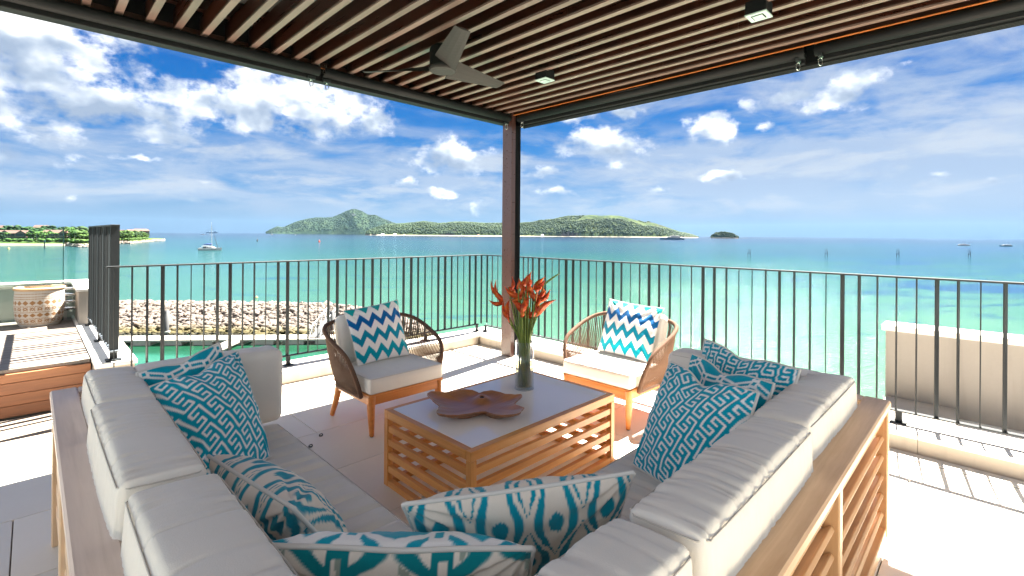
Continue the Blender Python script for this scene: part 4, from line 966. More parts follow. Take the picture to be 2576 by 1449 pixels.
# ------------------------------------------------------------------ railings
def build_railings():
    def zx2(x): return 787+.3612*x
    def zx1(x): return x/3
    def zx3(x): return 1646+.3612*x
    Lb = [(zx1(x), w/3) for x, w in [(860, 8), (993, 12), (1108, 20), (1224, 30), (1335, 13), (1438, 6), (1536, 11), (1638, 22), (1733, 28), (1828, 12), (1915, 14), (2003, 6), (2095, 20), (2167, 26), (2248, 14), (2323, 10)]]
    Lb += [(zx2(x), w*.3612) for x, w in [(33, 5), (105, 18), (167, 22), (229, 12), (294, 12), (349, 17), (411, 20), (469, 12), (524, 7), (578, 5), (628, 17), (681, 19), (729, 12), (777, 12), (825, 7), (870, 16), (917, 17), (962, 12), (1004, 7), (1046, 5), (1088, 14), (1129, 16), (1170, 12), (1210, 12)]]
    Rb = [(zx2(x), w*.3612) for x, w in [(1246, 7), (1284, 5), (1330, 9), (1375, 14), (1420, 14), (1462, 10), (1495, 8), (1527, 14), (1571, 16), (1614, 16), (1662, 6), (1710, 11), (1759, 20), (1808, 18), (1860, 12), (1916, 14), (1970, 7), (2027, 22), (2087, 18), (2145, 14), (2208, 4), (2272, 9), (2338, 22), (2408, 16)]]
    Rb += [(zx3(x), w*.3612) for x, w in [(105, 14), (180, 4), (255, 8), (335, 24), (414, 20), (498, 14), (585, 8), (677, 4), (772, 14), (868, 20), (971, 14), (1082, 14), (1192, 6), (1307, 30), (1424, 24), (1550, 14), (1684, 10), (1824, 14), (1966, 30), (2115, 20), (2271, 8), (2443, 36)]]
    RL = thing('railing', 'charcoal metal railing along the left terrace edge facing the breakwater', 'railing', (2.3, 4.78, .13))
    RR = thing('railing', 'charcoal metal railing along the right terrace edge facing the lagoon', 'railing', (4.22, 2., .13))
    me_c = {}
    def bal(px, wpx, plane, val, R, zb, zt):
        a, _ = un(px, 900)
        if plane == 'Y': y = val; x = y*(1+a)/(1-a)
        else: x = val; y = x*(1-a)/(1+a)
        dep = (x+y)/SQ2; w = wpx/F*dep*math.cos(math.atan(a))
        W, Tk = .040, .0065
        ang = math.asin(min(1, max(0., (w-Tk*.8)/W))); dirv = math.atan2(y, x)
        th = dirv+ang if plane == 'Y' else dirv-ang
        th = round(th/.1)*.1
        o = bpy.data.objects.new('baluster', me_c.setdefault((zb, zt), MB().box((-W/2, -Tk/2, zb), (W/2, Tk/2, zt)).mesh('baluster', M['rail'])))
        COL.objects.link(o); o.location = (x, y, 0); o.rotation_euler = (0, 0, th); o.parent = R; o.matrix_parent_inverse = Matrix.Translation(-R.location)
        return x, y
    for px, w in Lb: bal(px, w, 'Y', 4.78, RL, .225, 1.122)
    for px, w in Rb: bal(px, w, 'X', 4.22, RR, .215, 1.122)
    y = -.16
    k = 0
    while y > -2.6: # goes on past the frame
        y -= .12; k += 1
        o = bpy.data.objects.new('baluster', me_c[(.215, 1.122)]); COL.objects.link(o); o.location = (4.22, y, 0); o.rotation_euler = (0, 0, .7*k); o.parent = RR; o.matrix_parent_inverse = Matrix.Translation(-RR.location)
    beam('top_rail', (.405, 4.78, 1.129), (4.245, 4.78, 1.129), .045, .013, M['rail'], RL, .002)
    beam('bottom_rail', (.50, 4.78, .222), (4.16, 4.78, .222), .045, .010, M['rail'], RL, .002)
    beam('top_rail', (4.22, 4.755, 1.129), (4.22, -2.8, 1.129), .045, .013, M['rail'], RR, .002)
    beam('bottom_rail', (4.22, 4.70, .212), (4.22, -2.8, .212), .045, .010, M['rail'], RR, .002)
    for x in (.62, 1.75, 2.45, 3.33, 4.14):
        link('foot_plate', MB().box((x-.045, 4.735, .1305), (x+.045, 4.825, .138), .001).mesh('foot_plate', M['rail']), RL)
        link('foot_post', MB().box((x-.02, 4.776, .138), (x+.02, 4.784, .217)).mesh('foot_post', M['rail']), RL)
    for y in (4.70, 3.9, 2.95, 1.95, 1.2, .45, -.5, -1.5):
        link('foot_plate', MB().box((4.175, y-.045, .1305), (4.265, y+.045, .138), .001).mesh('foot_plate', M['rail']), RR)
        link('foot_post', MB().box((4.216, y-.02, .138), (4.224, y+.02, .207)).mesh('foot_post', M['rail']), RR)
    RT = thing('tall_railing', 'tall charcoal slatted railing beside the raised timber deck', 'railing', (.47, 6.2, .365))
    n = 22
    for i in range(n):
        y = 4.93+(7.05-4.93)*i/(n-1); W = .045
        o = bpy.data.objects.new('baluster', me_c.setdefault('T', MB().box((-.03, -.0035, .46), (.03, .0035, 1.445)).mesh('baluster', M['rail'])))
        COL.objects.link(o); o.location = (.47, y, 0); o.rotation_euler = (0, 0, (.25, .7, 1.15, .9, .4)[i % 5]); o.parent = RT; o.matrix_parent_inverse = Matrix.Translation(-RT.location)
    beam('top_rail', (.47, 4.90, 1.451), (.47, 7.08, 1.451), .055, .012, M['rail'], RT, .002)
    beam('bottom_rail', (.47, 4.90, .452), (.47, 7.08, .452), .055, .014, M['greyalu'], RT, .002)
    for y in (4.98, 5.94, 7.02):
        link('foot_plate', MB().box((.42, y-.045, .3685), (.52, y+.045, .380), .001).mesh('foot_plate', M['rail']), RT)
        link('foot_post', MB().box((.445, y-.004, .380), (.495, y+.004, .445)).mesh('foot_post', M['rail']), RT)
build_railings()
def build_glass():
    G = thing('glass_balustrade', 'frameless glass balustrade standing in front of the grey parapet', 'balustrade', (-.5, 7.7, .4))
    link('pane', MB().box((-3., 7.694, .36), (.262, 7.706, 1.455)).mesh('pane', M['panel']), G)
    link('pane_edge', MB().box((.2625, 7.690, .36), (.270, 7.710, 1.456)).mesh('pane_edge', M['gedge']), G)
    for z in (.50, .58, .66, .73):
        k = int(z*100) % 2
        link('standoff_bolt', MB().lathe([(.001, 0), (.026, .0), (.026, .055), (.001, .055)], 16, (0, 0, 0)).mesh('standoff_bolt', M['steel'], False), G, (.255 if z in (.50, .66) else .225, 7.65, z), (0, math.pi/2, 0))
        o = link('bolt_arm', MB().tube([(.28, 7.65, z), (.38, 7.65, z)], .016, 12).mesh('bolt_arm', M['steel']), G)
    link('pane', MB().box((.300, 7.694, .36), (.372, 7.706, 1.45)).mesh('pane', M['panel']), G)
build_glass()

# ------------------------------------------------------------------ pergola
def build_pergola():
    P = thing('pergola', 'pergola roof of dark stained slats on a brown corner post', 'pergola', (3.93, 3.96, 0))
    link('post', MB().box((3.868, 3.878, .004), (3.925, 4.035, 2.90), .004).mesh('post', M['post']), P)
    link('post_wing', MB().box((3.9255, 3.900, .004), (3.955, 4.02, 2.90), .008).mesh('post_wing', M['post']), P)
    link('roof_board', MB().box((-1.0, -1.0, 3.02), (4.10, 4.06, 3.10)).mesh('roof_board', M['soffit']), P)
    xs = [.226+.155*k for k in range(-7, 24)]
    for i, x in enumerate(xs):
        if x > 3.86: break
        for (a, b) in (((-1.0, 3.925),)):
            pass
        y_c = (.55, 1.9, 2.6, 1.2)[i % 4]
        for a, b in ((-1.0, y_c), (y_c, 3.925)):
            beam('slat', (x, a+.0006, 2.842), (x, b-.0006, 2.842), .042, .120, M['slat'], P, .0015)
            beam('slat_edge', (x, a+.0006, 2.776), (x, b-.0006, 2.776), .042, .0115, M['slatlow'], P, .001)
    for y in (3.80, 2.4, 1.0, -.4): link('batten', MB().box((-1.0, y-.03, 2.903), (3.86, y+.03, 3.019)).mesh('batten', M['slat']), P)
    beam('trim', (-1.0, 3.945, 2.79), (3.93, 3.945, 2.79), .03, .045, M['slat'], P)
    beam('trim_edge', (-1.0, 3.935, 2.765), (3.90, 3.935, 2.765), .018, .0045, M['trim'], P, .0005)
    beam('trim', (3.905, -1.0, 2.79), (3.905, 3.93, 2.79), .03, .045, M['slat'], P)
    beam('trim_edge', (3.893, -1.0, 2.764), (3.893, 3.925, 2.764), .018, .0055, M['trim'], P, .0005)
    link('fascia_beam', MB().box((-1.0, 3.985, 2.67), (4.10, 4.06, 3.019), .002).mesh('fascia_beam', M['black']), P)
    link('fascia_beam', MB().box((4.02, -1.0, 2.67), (4.10, 3.984, 3.019), .002).mesh('fascia_beam', M['black']), P)
    # ribs of the sliding tracks under the right beam, running down the post
    for i in range(4):
        x = 4.006+i*.024
        link('track_rib', MB().box((x, -1.0, 2.645), (x+.010, 3.90, 2.6695), .002).mesh('track_rib', M['greyalu'] if i == 9 else M['black']), P)
    link('side_channel', MB().box((3.9555, 3.93, .004), (3.975, 4.00, 2.669), .001).mesh('side_channel', M['greyalu']), P)
    link('track_post', MB().box((3.9755, 3.94, .004), (4.07, 4.00, 2.669), .001).mesh('track_post', M['black']), P)
    for i in range(4): link('track_rib', MB().box((3.980+i*.023, 3.925, .004), (3.990+i*.023, 3.9395, 2.669), .001).mesh('track_rib', M['black']), P)
    return P
build_pergola()
def blind(label, axis, c, a, b):
    T = thing('roller_blind', label, 'roller blind', (a, c, 2.7) if axis == 'x' else (c, a, 2.7), 'black roller blinds under the pergola beams')
    mk = (lambda t, y, z: (t, y, z)) if axis == 'x' else (lambda t, y, z: (y, t, z))
    link('roller_tube', MB().tube([mk(a, c, 2.725), mk(b, c, 2.725)], .040, 20).mesh('roller_tube', M['tube'], False), T).data.shade_smooth()
    link('bottom_bar', MB().box(mk(a+.01, c+.035, 2.66), mk(b-.01, c+.075, 2.70), .004).mesh('bottom_bar', M['black']), T)
    for e in (a+.006, b-.006):
        link('end_bracket', MB().box(mk(e-.006, c-.02, 2.70), mk(e+.006, c+.05, 2.79), .001).mesh('end_bracket', M['steel']), T)
    return T
blind('black roller blind tube on the left beam, the near length', 'x', 3.90, -1.0, 1.655)
blind('black roller blind tube on the left beam, the length ending at the post', 'x', 3.90, 1.70, 3.84)
blind('black roller blind tube on the right beam, the near length', 'y', 3.935, -1.0, .90)
blind('black roller blind tube on the right beam, the length ending at the post', 'y', 3.935, .965, 3.84)
def hook(label, p):
    T = thing('carabiner_hook', label, 'hook', p, 'carabiner hooks hanging from the roller blinds'); x, y, z = p
    link('clip_plate', MB().box((x-.028, y-.012, z-.004), (x+.028, y+.012, z+.018), .001).mesh('clip_plate', M['rail']), T)
    link('bar', MB().tube([(x-.02, y-.02, z-.012), (x+.02, y+.02, z-.012)], .003, 6).mesh('bar', M['steel']), T)
    lp = catmull([(x, y, z-.010), (x+.009, y-.009, z-.024), (x+.008, y-.008, z-.055), (x, y, z-.066), (x-.008, y+.008, z-.055), (x-.009, y+.009, z-.024)], 4, True); lp.append(lp[0])
    link('carabiner', MB().tube(lp, .0032, 6).mesh('carabiner', M['steel'], True), T)
hook('carabiner hook left of the gap in the left roller blind', (1.60, 3.915, 2.655)); hook('carabiner hook right of the gap in the left roller blind', (1.73, 3.915, 2.655))
hook('carabiner hook left of the gap in the right roller blind', (3.93, 1.005, 2.675)); hook('carabiner hook right of the gap in the right roller blind', (3.93, .865, 2.675))
hook('carabiner hook at the left side of the post top', (3.80, 3.90, 2.66)); hook('carabiner hook at the right side of the post top', (3.95, 3.80, 2.69))
def build_fan():
    c = Vector((2.12, 2.85, 0)); T = thing('ceiling_fan', 'dark three bladed ceiling fan hanging under the slats', 'fan', (2.12, 2.85, 3.0))
    link('canopy', MB().lathe([(.001, 2.885), (.045, 2.885), (.05, 2.895), (.085, 2.90), (.085, 2.915), (.001, 2.92)], 28, c).mesh('canopy', M['fan'], False), T)
    link('downrod', MB().tube([c+Vector((0, 0, 2.79)), c+Vector((0, 0, 2.89))], .017, 14).mesh('downrod', M['fanblack'], True), T)
    link('motor', MB().lathe([(.001, 2.835), (.032, 2.833), (.04, 2.80), (.04, 2.775), (.085, 2.765), (.095, 2.745), (.095, 2.625), (.10, 2.61), (.06, 2.606), (.001, 2.606)], 32, c).mesh('motor', M['fanblack'], True), T)
    link('hub_cover', MB().lathe([(.001, 2.585), (.07, 2.585), (.093, 2.59), (.098, 2.60), (.098, 2.606), (.001, 2.606)], 32, c).mesh('hub_cover', M['fan'], False), T)
    for a in (118, 5.5, 244):
        a = math.radians(a); d = Vector((math.cos(a), math.sin(a), 0)); s = Vector((-d.y, d.x, 0)); vs = []; fs = []; n = 12
        for i in range(n+1):
            q = i/n; r = .085+q*.56; pit = math.radians(34-18*q); w = .088*(1-.42*q)
            ctr = c+d*r+Vector((0, 0, 2.625+.02*q))
            for k, (f, th) in enumerate(((-.5, -.003), (-.25, -.007), (0, -.008), (.3, -.005), (.5, 0), (.3, .005), (0, .004), (-.25, .001))):
                vs.append(ctr+s*(f*2*w*math.cos(pit))+Vector((0, 0, -f*2*w*math.sin(pit)+th)))
        for i in range(n):
            for k in range(8): x = i*8+k; y = i*8+(k+1) % 8; fs.append((x, y, y+8, x+8))
        fs += [tuple(range(8)), tuple(n*8+k for k in range(8))[::-1]]
        link('blade', MB().add(vs, fs).mesh('blade', M['fan'], False), T)
build_fan()
for (x, y, lb) in ((3.07, 2.69, 'small square spotlight on the slats right of the fan'), (3.05, .99, 'square spotlight on the slats near the top of the picture')):
    T = thing('spotlight', lb, 'spotlight', (x, y, 2.78))
    link('housing', MB().box((x-.058, y-.058, 2.715), (x+.058, y+.058, 2.79), .002).mesh('housing', M['black']), T)
    link('bezel', MB().box((x-.060, y-.060, 2.705), (x+.060, y+.060, 2.7148), .002).mesh('bezel', M['ltpane']), T)
    link('lens_frame', MB().box((x-.034, y-.034, 2.7035), (x+.034, y+.034, 2.7048)).mesh('lens_frame', M['black']), T)
    link('lens', MB().box((x-.028, y-.028, 2.7015), (x+.028, y+.028, 2.7033), .0005).mesh('lens', M['ltpane']), T)

# ------------------------------------------------------------------ cushions
def cushion_mesh(name, dims, mat, r=.03, bulge=.012, n=(30, 14, 8), pleats=0, seed=0, sag=None, wr=.004, axis=0):
    """soft box cushion; dims full size; wrinkles pull across `axis` (long axis) near the edges"""
    hx, hy, hz = [d/2 for d in dims]; h = np.array([hx, hy, hz]); Vs = []; Qs = []; n0 = 0; rd = np.random.default_rng(seed)
    for ax in range(3):
        o1, o2 = [(1, 2), (2, 0), (0, 1)][ax]
        na, nb = n[o1], n[o2]
        for sg in (-1, 1):
            A, B = np.meshgrid(np.linspace(-1, 1, na+1), np.linspace(-1, 1, nb+1), indexing='ij')
            q = np.zeros((na+1, nb+1, 3)); q[..., ax] = sg; q[..., o1] = A; q[..., o2] = B
            idx = np.arange((na+1)*(nb+1)).reshape(na+1, nb+1)+n0; n0 += (na+1)*(nb+1)
            f = np.stack([idx[:-1, :-1], idx[1:, :-1], idx[1:, 1:], idx[:-1, 1:]], -1).reshape(-1, 4)
            if sg < 0: f = f[:, ::-1]
            Vs.append(q.reshape(-1, 3)); Qs.append(f)
    q = np.concatenate(Vs); Q = np.concatenate(Qs)
    p = q*h; inner = np.clip(p, -(h-r), h-r); d = p-inner; L = np.linalg.norm(d, axis=1, keepdims=True); nrm = d/np.maximum(L, 1e-9)
    out = inner+nrm*r
    e = [np.clip(1-q[:, i]**2, 0, 1) for i in range(3)]
    out[:, 2] += np.sign(q[:, 2])*bulge*(np.abs(q[:, 2]) > .6)*(e[0]*e[1])**.5
    out[:, 1] += np.sign(q[:, 1])*bulge*.5*(np.abs(q[:, 1]) > .6)*(e[0]*e[2])**.5
    out[:, 0] += np.sign(q[:, 0])*bulge*.5*(np.abs(q[:, 0]) > .6)*(e[1]*e[2])**.5
    oth = 1-axis if axis < 2 else 0
    s = out[:, axis]*24; t_ = out[:, oth]*5+out[:, 2]*4
    w = .12-(1-np.abs(2*np.clip(vnoise(s*1.15+40, t_*.28+10+seed*7, seed)*.62+vnoise(s*2.9+9, t_*.5+3, seed+4)*.38, 0, 1)-1))**9
    edge = np.clip(np.abs(q[:, oth])**1.5+.25, 0, 1)*(e[axis]**.3)
    out[:, 2] += (q[:, 2] > .6)*w*wr*2.2*edge
    out[:, oth] += np.sign(q[:, oth])*(np.abs(q[:, oth]) > .6)*w*wr*.9*np.clip(q[:, 2]+.3, 0, 1)*e[2]
    out += nrm*((fbm(out[:, 0]*7+30, out[:, 1]*7+out[:, 2]*5+9, 2, seed+5)-.4)*.0045)[:, None]
    if False: pass
    if pleats:
        ph = out[:, axis]/(2*h[axis])*pleats; jit = vnoise(np.floor(ph)+7, np.zeros_like(ph), seed)*.5
        fr = np.abs(((ph+jit*.3+.12*(vnoise(out[:, oth]*6+20, ph*0, 3)-.5)) % 1)-.5)*2
        out[:, 2] -= (q[:, 2] > .6)*.026*np.clip(1-fr*2.6, 0, 1)**1.3*(1-.5*vnoise(out[:, oth]*3+10, np.floor(ph)*3., seed+2))*(e[oth]**.2)
    if sag: out[:, 2] -= (q[:, 2] > .6)*sag*(e[0]*e[1])
    return npmesh(name, out, Q, mat, True)
def seam_loop(dims, zr, bulge, r, rad=.0020):
    hx, hy, hz = [d/2 for d in dims]; pts = []; dz = max(0., abs(zr)*hz-(hz-r)); c = r; pull = r-math.sqrt(max(0., r*r-dz*dz))
    def side(n, f): return [f(-1+2*k/n) for k in range(n+1)]
    b = lambda t_: bulge*.5*math.sqrt(max(0, (1-t_*t_)*(1-zr*zr)))*(abs(t_) < 1.01)
    lim = lambda h: (h-c)/h
    z = zr*hz
    pts += [(x*(hx-c), -(hy-pull+b(x*lim(hx))), z) for x in side(14, lambda t_: t_)]
    pts += [((hx-pull+b(y*lim(hy))), y*(hy-c), z) for y in side(14, lambda t_: t_)]
    pts += [(-x*(hx-c), (hy-pull+b(x*lim(hx))), z) for x in side(14, lambda t_: t_)]
    pts += [(-(hx-pull+b(y*lim(hy))), -y*(hy-c), z) for y in side(14, lambda t_: t_)]
    pts.append(pts[0]); return MB().tube(pts, rad, 6, caps=False)
def cushion(name, parent, c, dims, mat='cushion', rot=(0, 0, 0), seams=(.93, -.93), **kw):
    R = Matrix.Translation(Vector(c)) @ Matrix.Rotation(rot[2], 4, 'Z') @ Matrix.Rotation(rot[1], 4, 'Y') @ Matrix.Rotation(rot[0], 4, 'X')
    o = link(name, cushion_mesh(name, dims, M[mat], **kw), parent); o.matrix_basis = R
    for s in seams:
        so = link('seam', seam_loop(dims, s, kw.get('bulge', .012), kw.get('r', .03)).mesh('seam', M['seam'], True), None)
        so.parent = o; so.location = (0, 0, 0)
    return o

# ------------------------------------------------------------------ sofa (two runs meeting behind the camera's foot)
ZT = .68
def sofa_left():
    T = thing('sofa', 'left run of the corner sofa, weathered teak rail behind grey cushions', 'sofa', (.4, 1.7, 0), 'corner sofa with teak frame and grey cushions'); W = M['sofagrey']
    beam('back_rail', (.108, .33, ZT-.0175), (.108, 3.0, ZT-.0175), .092, .035, W, T, .006)
    for y in (2.96, 2.2, 1.4, .62): beam('post', (.095, y, .0), (.095, y, ZT-.0355), .06, .05, M['sofawood'], T, .004)
    for i in range(5): beam('slat', (.093, .36, .16+.095*i), (.093, 2.93, .16+.095*i), .018, .05, M['sofawood'], T, .003)
    beam('arm_rail', (.155, 2.957, ZT-.018), (.93, 2.957, ZT-.018), .085, .034, W, T, .005)
    beam('arm_post', (.90, 2.957, 0), (.90, 2.957, ZT-.036), .05, .05, M['sofawood'], T, .004)
    for i in range(5): beam('slat', (.13, 2.957, .16+.095*i), (.87, 2.957, .16+.095*i), .018, .05, M['sofawood'], T, .003)
    beam('front_apron', (.875, .35, .225), (.875, 2.9, .225), .03, .08, M['sofawood'], T, .004)
    beam('seat_base', (.50, .35, .245), (.50, 2.92, .245), .70, .02, M['sofawood'], T, .002)
    beam('front_leg', (.86, .9, 0), (.86, .9, .185), .05, .05, M['sofawood'], T, .004)
    cushion('seat_cushion', T, (.535, 1.72, .342), (.76, 1.80, .165), r=.035, bulge=.012, n=(24, 190, 8), pleats=17, axis=1, wr=.003, seed=3)
    cushion('seat_cushion', T, (.535, .56, .342), (.76, .50, .165), r=.035, n=(18, 24, 6), axis=1, seed=9)
    cushion('back_cushion', T, (.240, 2.505, .592), (.175, .540, .40), r=.022, bulge=.014, n=(20, 90, 18), axis=1, wr=.006, seed=1, rot=(0, .06, .0))
    cushion('back_cushion', T, (.226, 1.812, .602), (.185, .745, .40), r=.022, bulge=.016, n=(20, 120, 18), axis=1, wr=.006, seed=2, rot=(0, .06, .0))
    cushion('back_cushion', T, (.236, 1.005, .600), (.19, .78, .40), r=.022, bulge=.016, n=(20, 120, 18), axis=1, wr=.005, seed=4, rot=(0, .06, .0))
    cushion('end_cushion', T, (.63, 2.71, .605), (.62, .175, .37), r=.035, bulge=.008, n=(40, 12, 22), axis=0, wr=.002, seed=5, seams=())
def sofa_right():
    T = thing('sofa', 'right run of the corner sofa with slatted teak back facing the camera', 'sofa', (1.6, .7, 0), 'corner sofa with teak frame and grey cushions'); W = M['sofawood']; Y0 = .317
    beam('back_rail', (.33, Y0+.044, ZT-.0175), (2.69, Y0+.044, ZT-.0175), .096, .035, W, T, .006)
    for x in (2.668, 1.735, .80): beam('stile', (x, Y0+.024, .085), (x, Y0+.024, ZT-.036), .045, .044, M['sofaback'], T, .004, up=(1, 0, 0))
    beam('bottom_rail', (.35, Y0+.03, .10), (2.645, Y0+.03, .10), .05, .055, M['sofaback'], T, .004)
    for a, b in ((.825, 1.712), (1.758, 2.643)):
        for i in range(6):
            z = .175+.083*i; c = bpy.data.objects
            o = beam('slat', (a, Y0+.040, z), (b, Y0+.040, z), .058, .017, M['sofaback'], T, .003)
            o.matrix_basis = o.matrix_basis @ Matrix.Rotation(math.radians(-38), 4, 'X')
    beam('leg', (2.62, Y0+.05, 0), (2.62, Y0+.05, .085), .05, .05, W, T, .004); beam('leg', (1.0, Y0+.05, 0), (1.0, Y0+.05, .085), .05, .05, W, T, .004)
    beam('leg', (2.60, 1.12, 0), (2.60, 1.12, .2), .05, .05, W, T, .004)
    beam('arm_rail', (2.645, .405, ZT-.0182), (2.645, 1.19, ZT-.0182), .085, .034, W, T, .005)
    for i in range(5): beam('slat', (2.64, .42, .16+.095*i), (2.64, 1.15, .16+.095*i), .018, .05, W, T, .003)
    beam('front_apron', (1.0, 1.135, .225), (2.6, 1.135, .225), .03, .08, W, T, .004)
    beam('seat_base', (1.0, .75, .245), (2.62, .75, .245), .70, .02, W, T, .002)
    cushion('seat_cushion', T, (1.64, .79, .342), (1.46, .76, .165), r=.035, bulge=.012, n=(160, 24, 8), pleats=13, axis=0, wr=.003, seed=13)
    cushion('back_cushion', T, (2.140, .492, .594), (.735, .18, .40), r=.020, bulge=.016, n=(120, 20, 18), axis=0, wr=.007, seed=21, rot=(-.05, 0, 0))
    cushion('back_cushion', T, (1.33, .474, .604), (.785, .18, .40), r=.020, bulge=.016, n=(120, 20, 18), axis=0, wr=.007, seed=22, rot=(-.05, 0, 0))
    cushion('back_cushion', T, (.60, .484, .597), (.62, .18, .40), r=.020, bulge=.016, n=(100, 20, 18), axis=0, wr=.005, seed=23, rot=(-.05, 0, 0))
    cushion('end_cushion', T, (2.46, .865, .605), (.175, .70, .37), r=.035, bulge=.008, n=(12, 40, 22), axis=1, wr=.002, seed=25, seams=(.93,))
sofa_left(); sofa_right()

# ------------------------------------------------------------------ coffee table
def coffee_table():
    x0, x1, y0, y1, H = 1.40, 2.56, 1.65, 2.40, .42; W = M['teak']; c = .036
    T = thing('coffee_table', 'slatted teak coffee table with grey glass top', 'coffee table', (1.98, 2.02, 0))
    for x in (x0+c/2, x1-c/2):
        for y in (y0+c/2, y1-c/2): beam('corner_post', (x, y, 0), (x, y, H-.046), c, c, W, T, .002)
    for y in (y0+c/2, y1-c/2): beam('top_frame', (x0, y, H-.023), (x1, y, H-.023), c, .045, W, T, .002)
    for x in (x0+c/2, x1-c/2): beam('top_frame', (x, y0+c+.001, H-.0232), (x, y1-c-.001, H-.0232), c, .045, W, T, .002)
    for y in (y0+c/2, y1-c/2):
        beam('bottom_rail', (x0+c+.0005, y, .017), (x1-c-.0005, y, .017), .032, .034, W, T, .002)
        for i in range(4): beam('slat', (x0+c+.0005, y, .095+.0745*i), (x1-c-.0005, y, .095+.0745*i), .026, .036, W, T, .002)
    for x in (x0+c/2, x1-c/2):
        beam('bottom_rail', (x, y0+c+.0005, .017), (x, y1-c-.0005, .017), .032, .034, W, T, .002)
        for i in range(4): beam('slat', (x, y0+c+.0005, .095+.0745*i), (x, y1-c-.0005, .095+.0745*i), .026, .036, W, T, .002)
    link('glass_top', MB().box((x0+c+.001, y0+c+.001, H-.010), (x1-c-.001, y1-c-.001, H+.001), .001).mesh('glass_top', M['tabletop']), T)
coffee_table()
def tray():
    c = Vector((1.80, 2.02, .421)); OUT = [(140, 290), (250, 400), (350, 475), (420, 520), (395, 600), (360, 700), (370, 745), (550, 765), (800, 750), (1050, 690), (1220, 635), (1340, 603), (1460, 603), (1560, 650), (1700, 722), (1900, 750), (2150, 740), (2250, 705), (2280, 640), (2340, 575), (2250, 525), (2150, 470), (2120, 420), (2200, 350), (2290, 285), (2270, 255), (2100, 245), (1900, 215), (1750, 170), (1600, 143), (1450, 155), (1320, 190), (1240, 160), (1150, 138), (950, 140), (800, 180), (600, 228), (400, 222), (220, 235)]
    PO = [gp(1059.1+.1111*x, 966+.1111*y, .465) for x, y in OUT]; lobes = [(math.degrees(math.atan2(p.y-c.y, p.x-c.x)), math.hypot(p.x-c.x, p.y-c.y)) for p in PO]; _old = [(106, .375), (62, .25), (28, .245), (-3, .335), (-22, .31), (-50, .235), (-80, .275), (-112, .20), (-150, .20), (195, .275), (170, .26), (150, .23), (128, .27)]
    T = thing('wooden_tray', 'four lobed carved brown wooden platter on the coffee table', 'tray', c)
    lb = sorted([(a % 360, r) for a, r in lobes]); aa = np.array([a for a, r in lb]); ra = np.array([r for a, r in lb])
    n = 160; m_ = 26; vs = []; fs = []
    def R(th):
        A = np.concatenate([aa-360, aa, aa+360]); Rr = np.concatenate([ra]*3); i = np.searchsorted(A, th)-1; t_ = (th-A[i])/(A[i+1]-A[i]); t_ = t_*t_*(3-2*t_)
        return Rr[i]*(1-t_)+Rr[i+1]*t_
    def hgt(rho, th, r): 
        rim = .030+.016*((r-.2)/.12)
        return .016+rim*max(0, rho)**3.4
    for side in (0, 1):
        base = len(vs)
        for i in range(n):
            th = 360*i/n; r = R(th)
            for j in range(m_):
                rho = j/(m_-1); z = hgt(rho, th, r); rr2 = rho*r*(1 if side == 0 else 1)
                x, y = rr2*math.cos(math.radians(th)), rr2*math.sin(math.radians(th))
                if side == 0:
                    kx, ky = x-.045, y-.06; q = math.hypot(kx, ky); z += .034*math.exp(-(q/.045)**2)-(.018*math.exp(-(q/.016)**2))
                else:
                    z = max(0, z-.012-.006*(1-rho)) if rho < .999 else z-.006
                    if rho < .62: z = 0.
                vs.append((c.x+x, c.y+y, c.z+z))
        for i in range(n):
            for j in range(m_-1):
                a = base+i*m_+j; b = base+((i+1) % n)*m_+j; q = (a, b, b+1, a+1)
                fs.append(q[::-1] if side == 0 else q)
    nn = n*m_
    for i in range(n): a = i*m_+m_-1; b = ((i+1) % n)*m_+m_-1; fs.append((a, a+nn, b+nn, b)[::-1])
    link('tray_body', MB().add(vs, fs).mesh('tray_body', M['tray'], True), T)
    hx, hy = c.x+.045, c.y+.06
    link('stem_hole', MB().lathe([(.001, .0352), (.013, .0354), (.017, .040), (.011, .0405), (.001, .0365)], 12, (hx, hy, c.z)).mesh('stem_hole', M['black']), T)
tray()

# ------------------------------------------------------------------ vase and heliconias
VC = Vector((2.225, 2.105, .421))
def vase():
    T = thing('glass_vase', 'tall clear cylinder vase half filled with water on the coffee table', 'vase', VC)
    r = .0605; H = .300
    link('glass_wall', MB().lathe([(.001, 0), (r, 0), (r, H), (r-.004, H), (r-.004, .018), (.001, .018)], 40, VC).mesh('glass_wall', M['vase'], True), T)
    for z in (.0025, H): 
        pts = [(VC.x+(r-.002)*math.cos(a), VC.y+(r-.002)*math.sin(a), VC.z+z) for a in np.linspace(0, 2*math.pi, 41)]
        link('glass_rim', MB().tube(pts, .0022, 6, caps=False).mesh('glass_rim', M['glass'], True), T)
    link('water', MB().lathe([(.001, .0185), (r-.0045, .0185), (r-.0045, .165), (.001, .165)], 40, VC).mesh('water', M['vwater'], True), T)
vase()
RT_ = Vector((1, -1, 0)).normalized(); FW_ = Vector((1, 1, 0)).normalized()
def vz(x, y, dep=0.):     # picture of the bunch: x to the right, y up, in metres about the vase axis
    return VC+RT_*((x-455)*.000575)+Vector((0, 0, (1330-y)*.000575))+FW_*dep
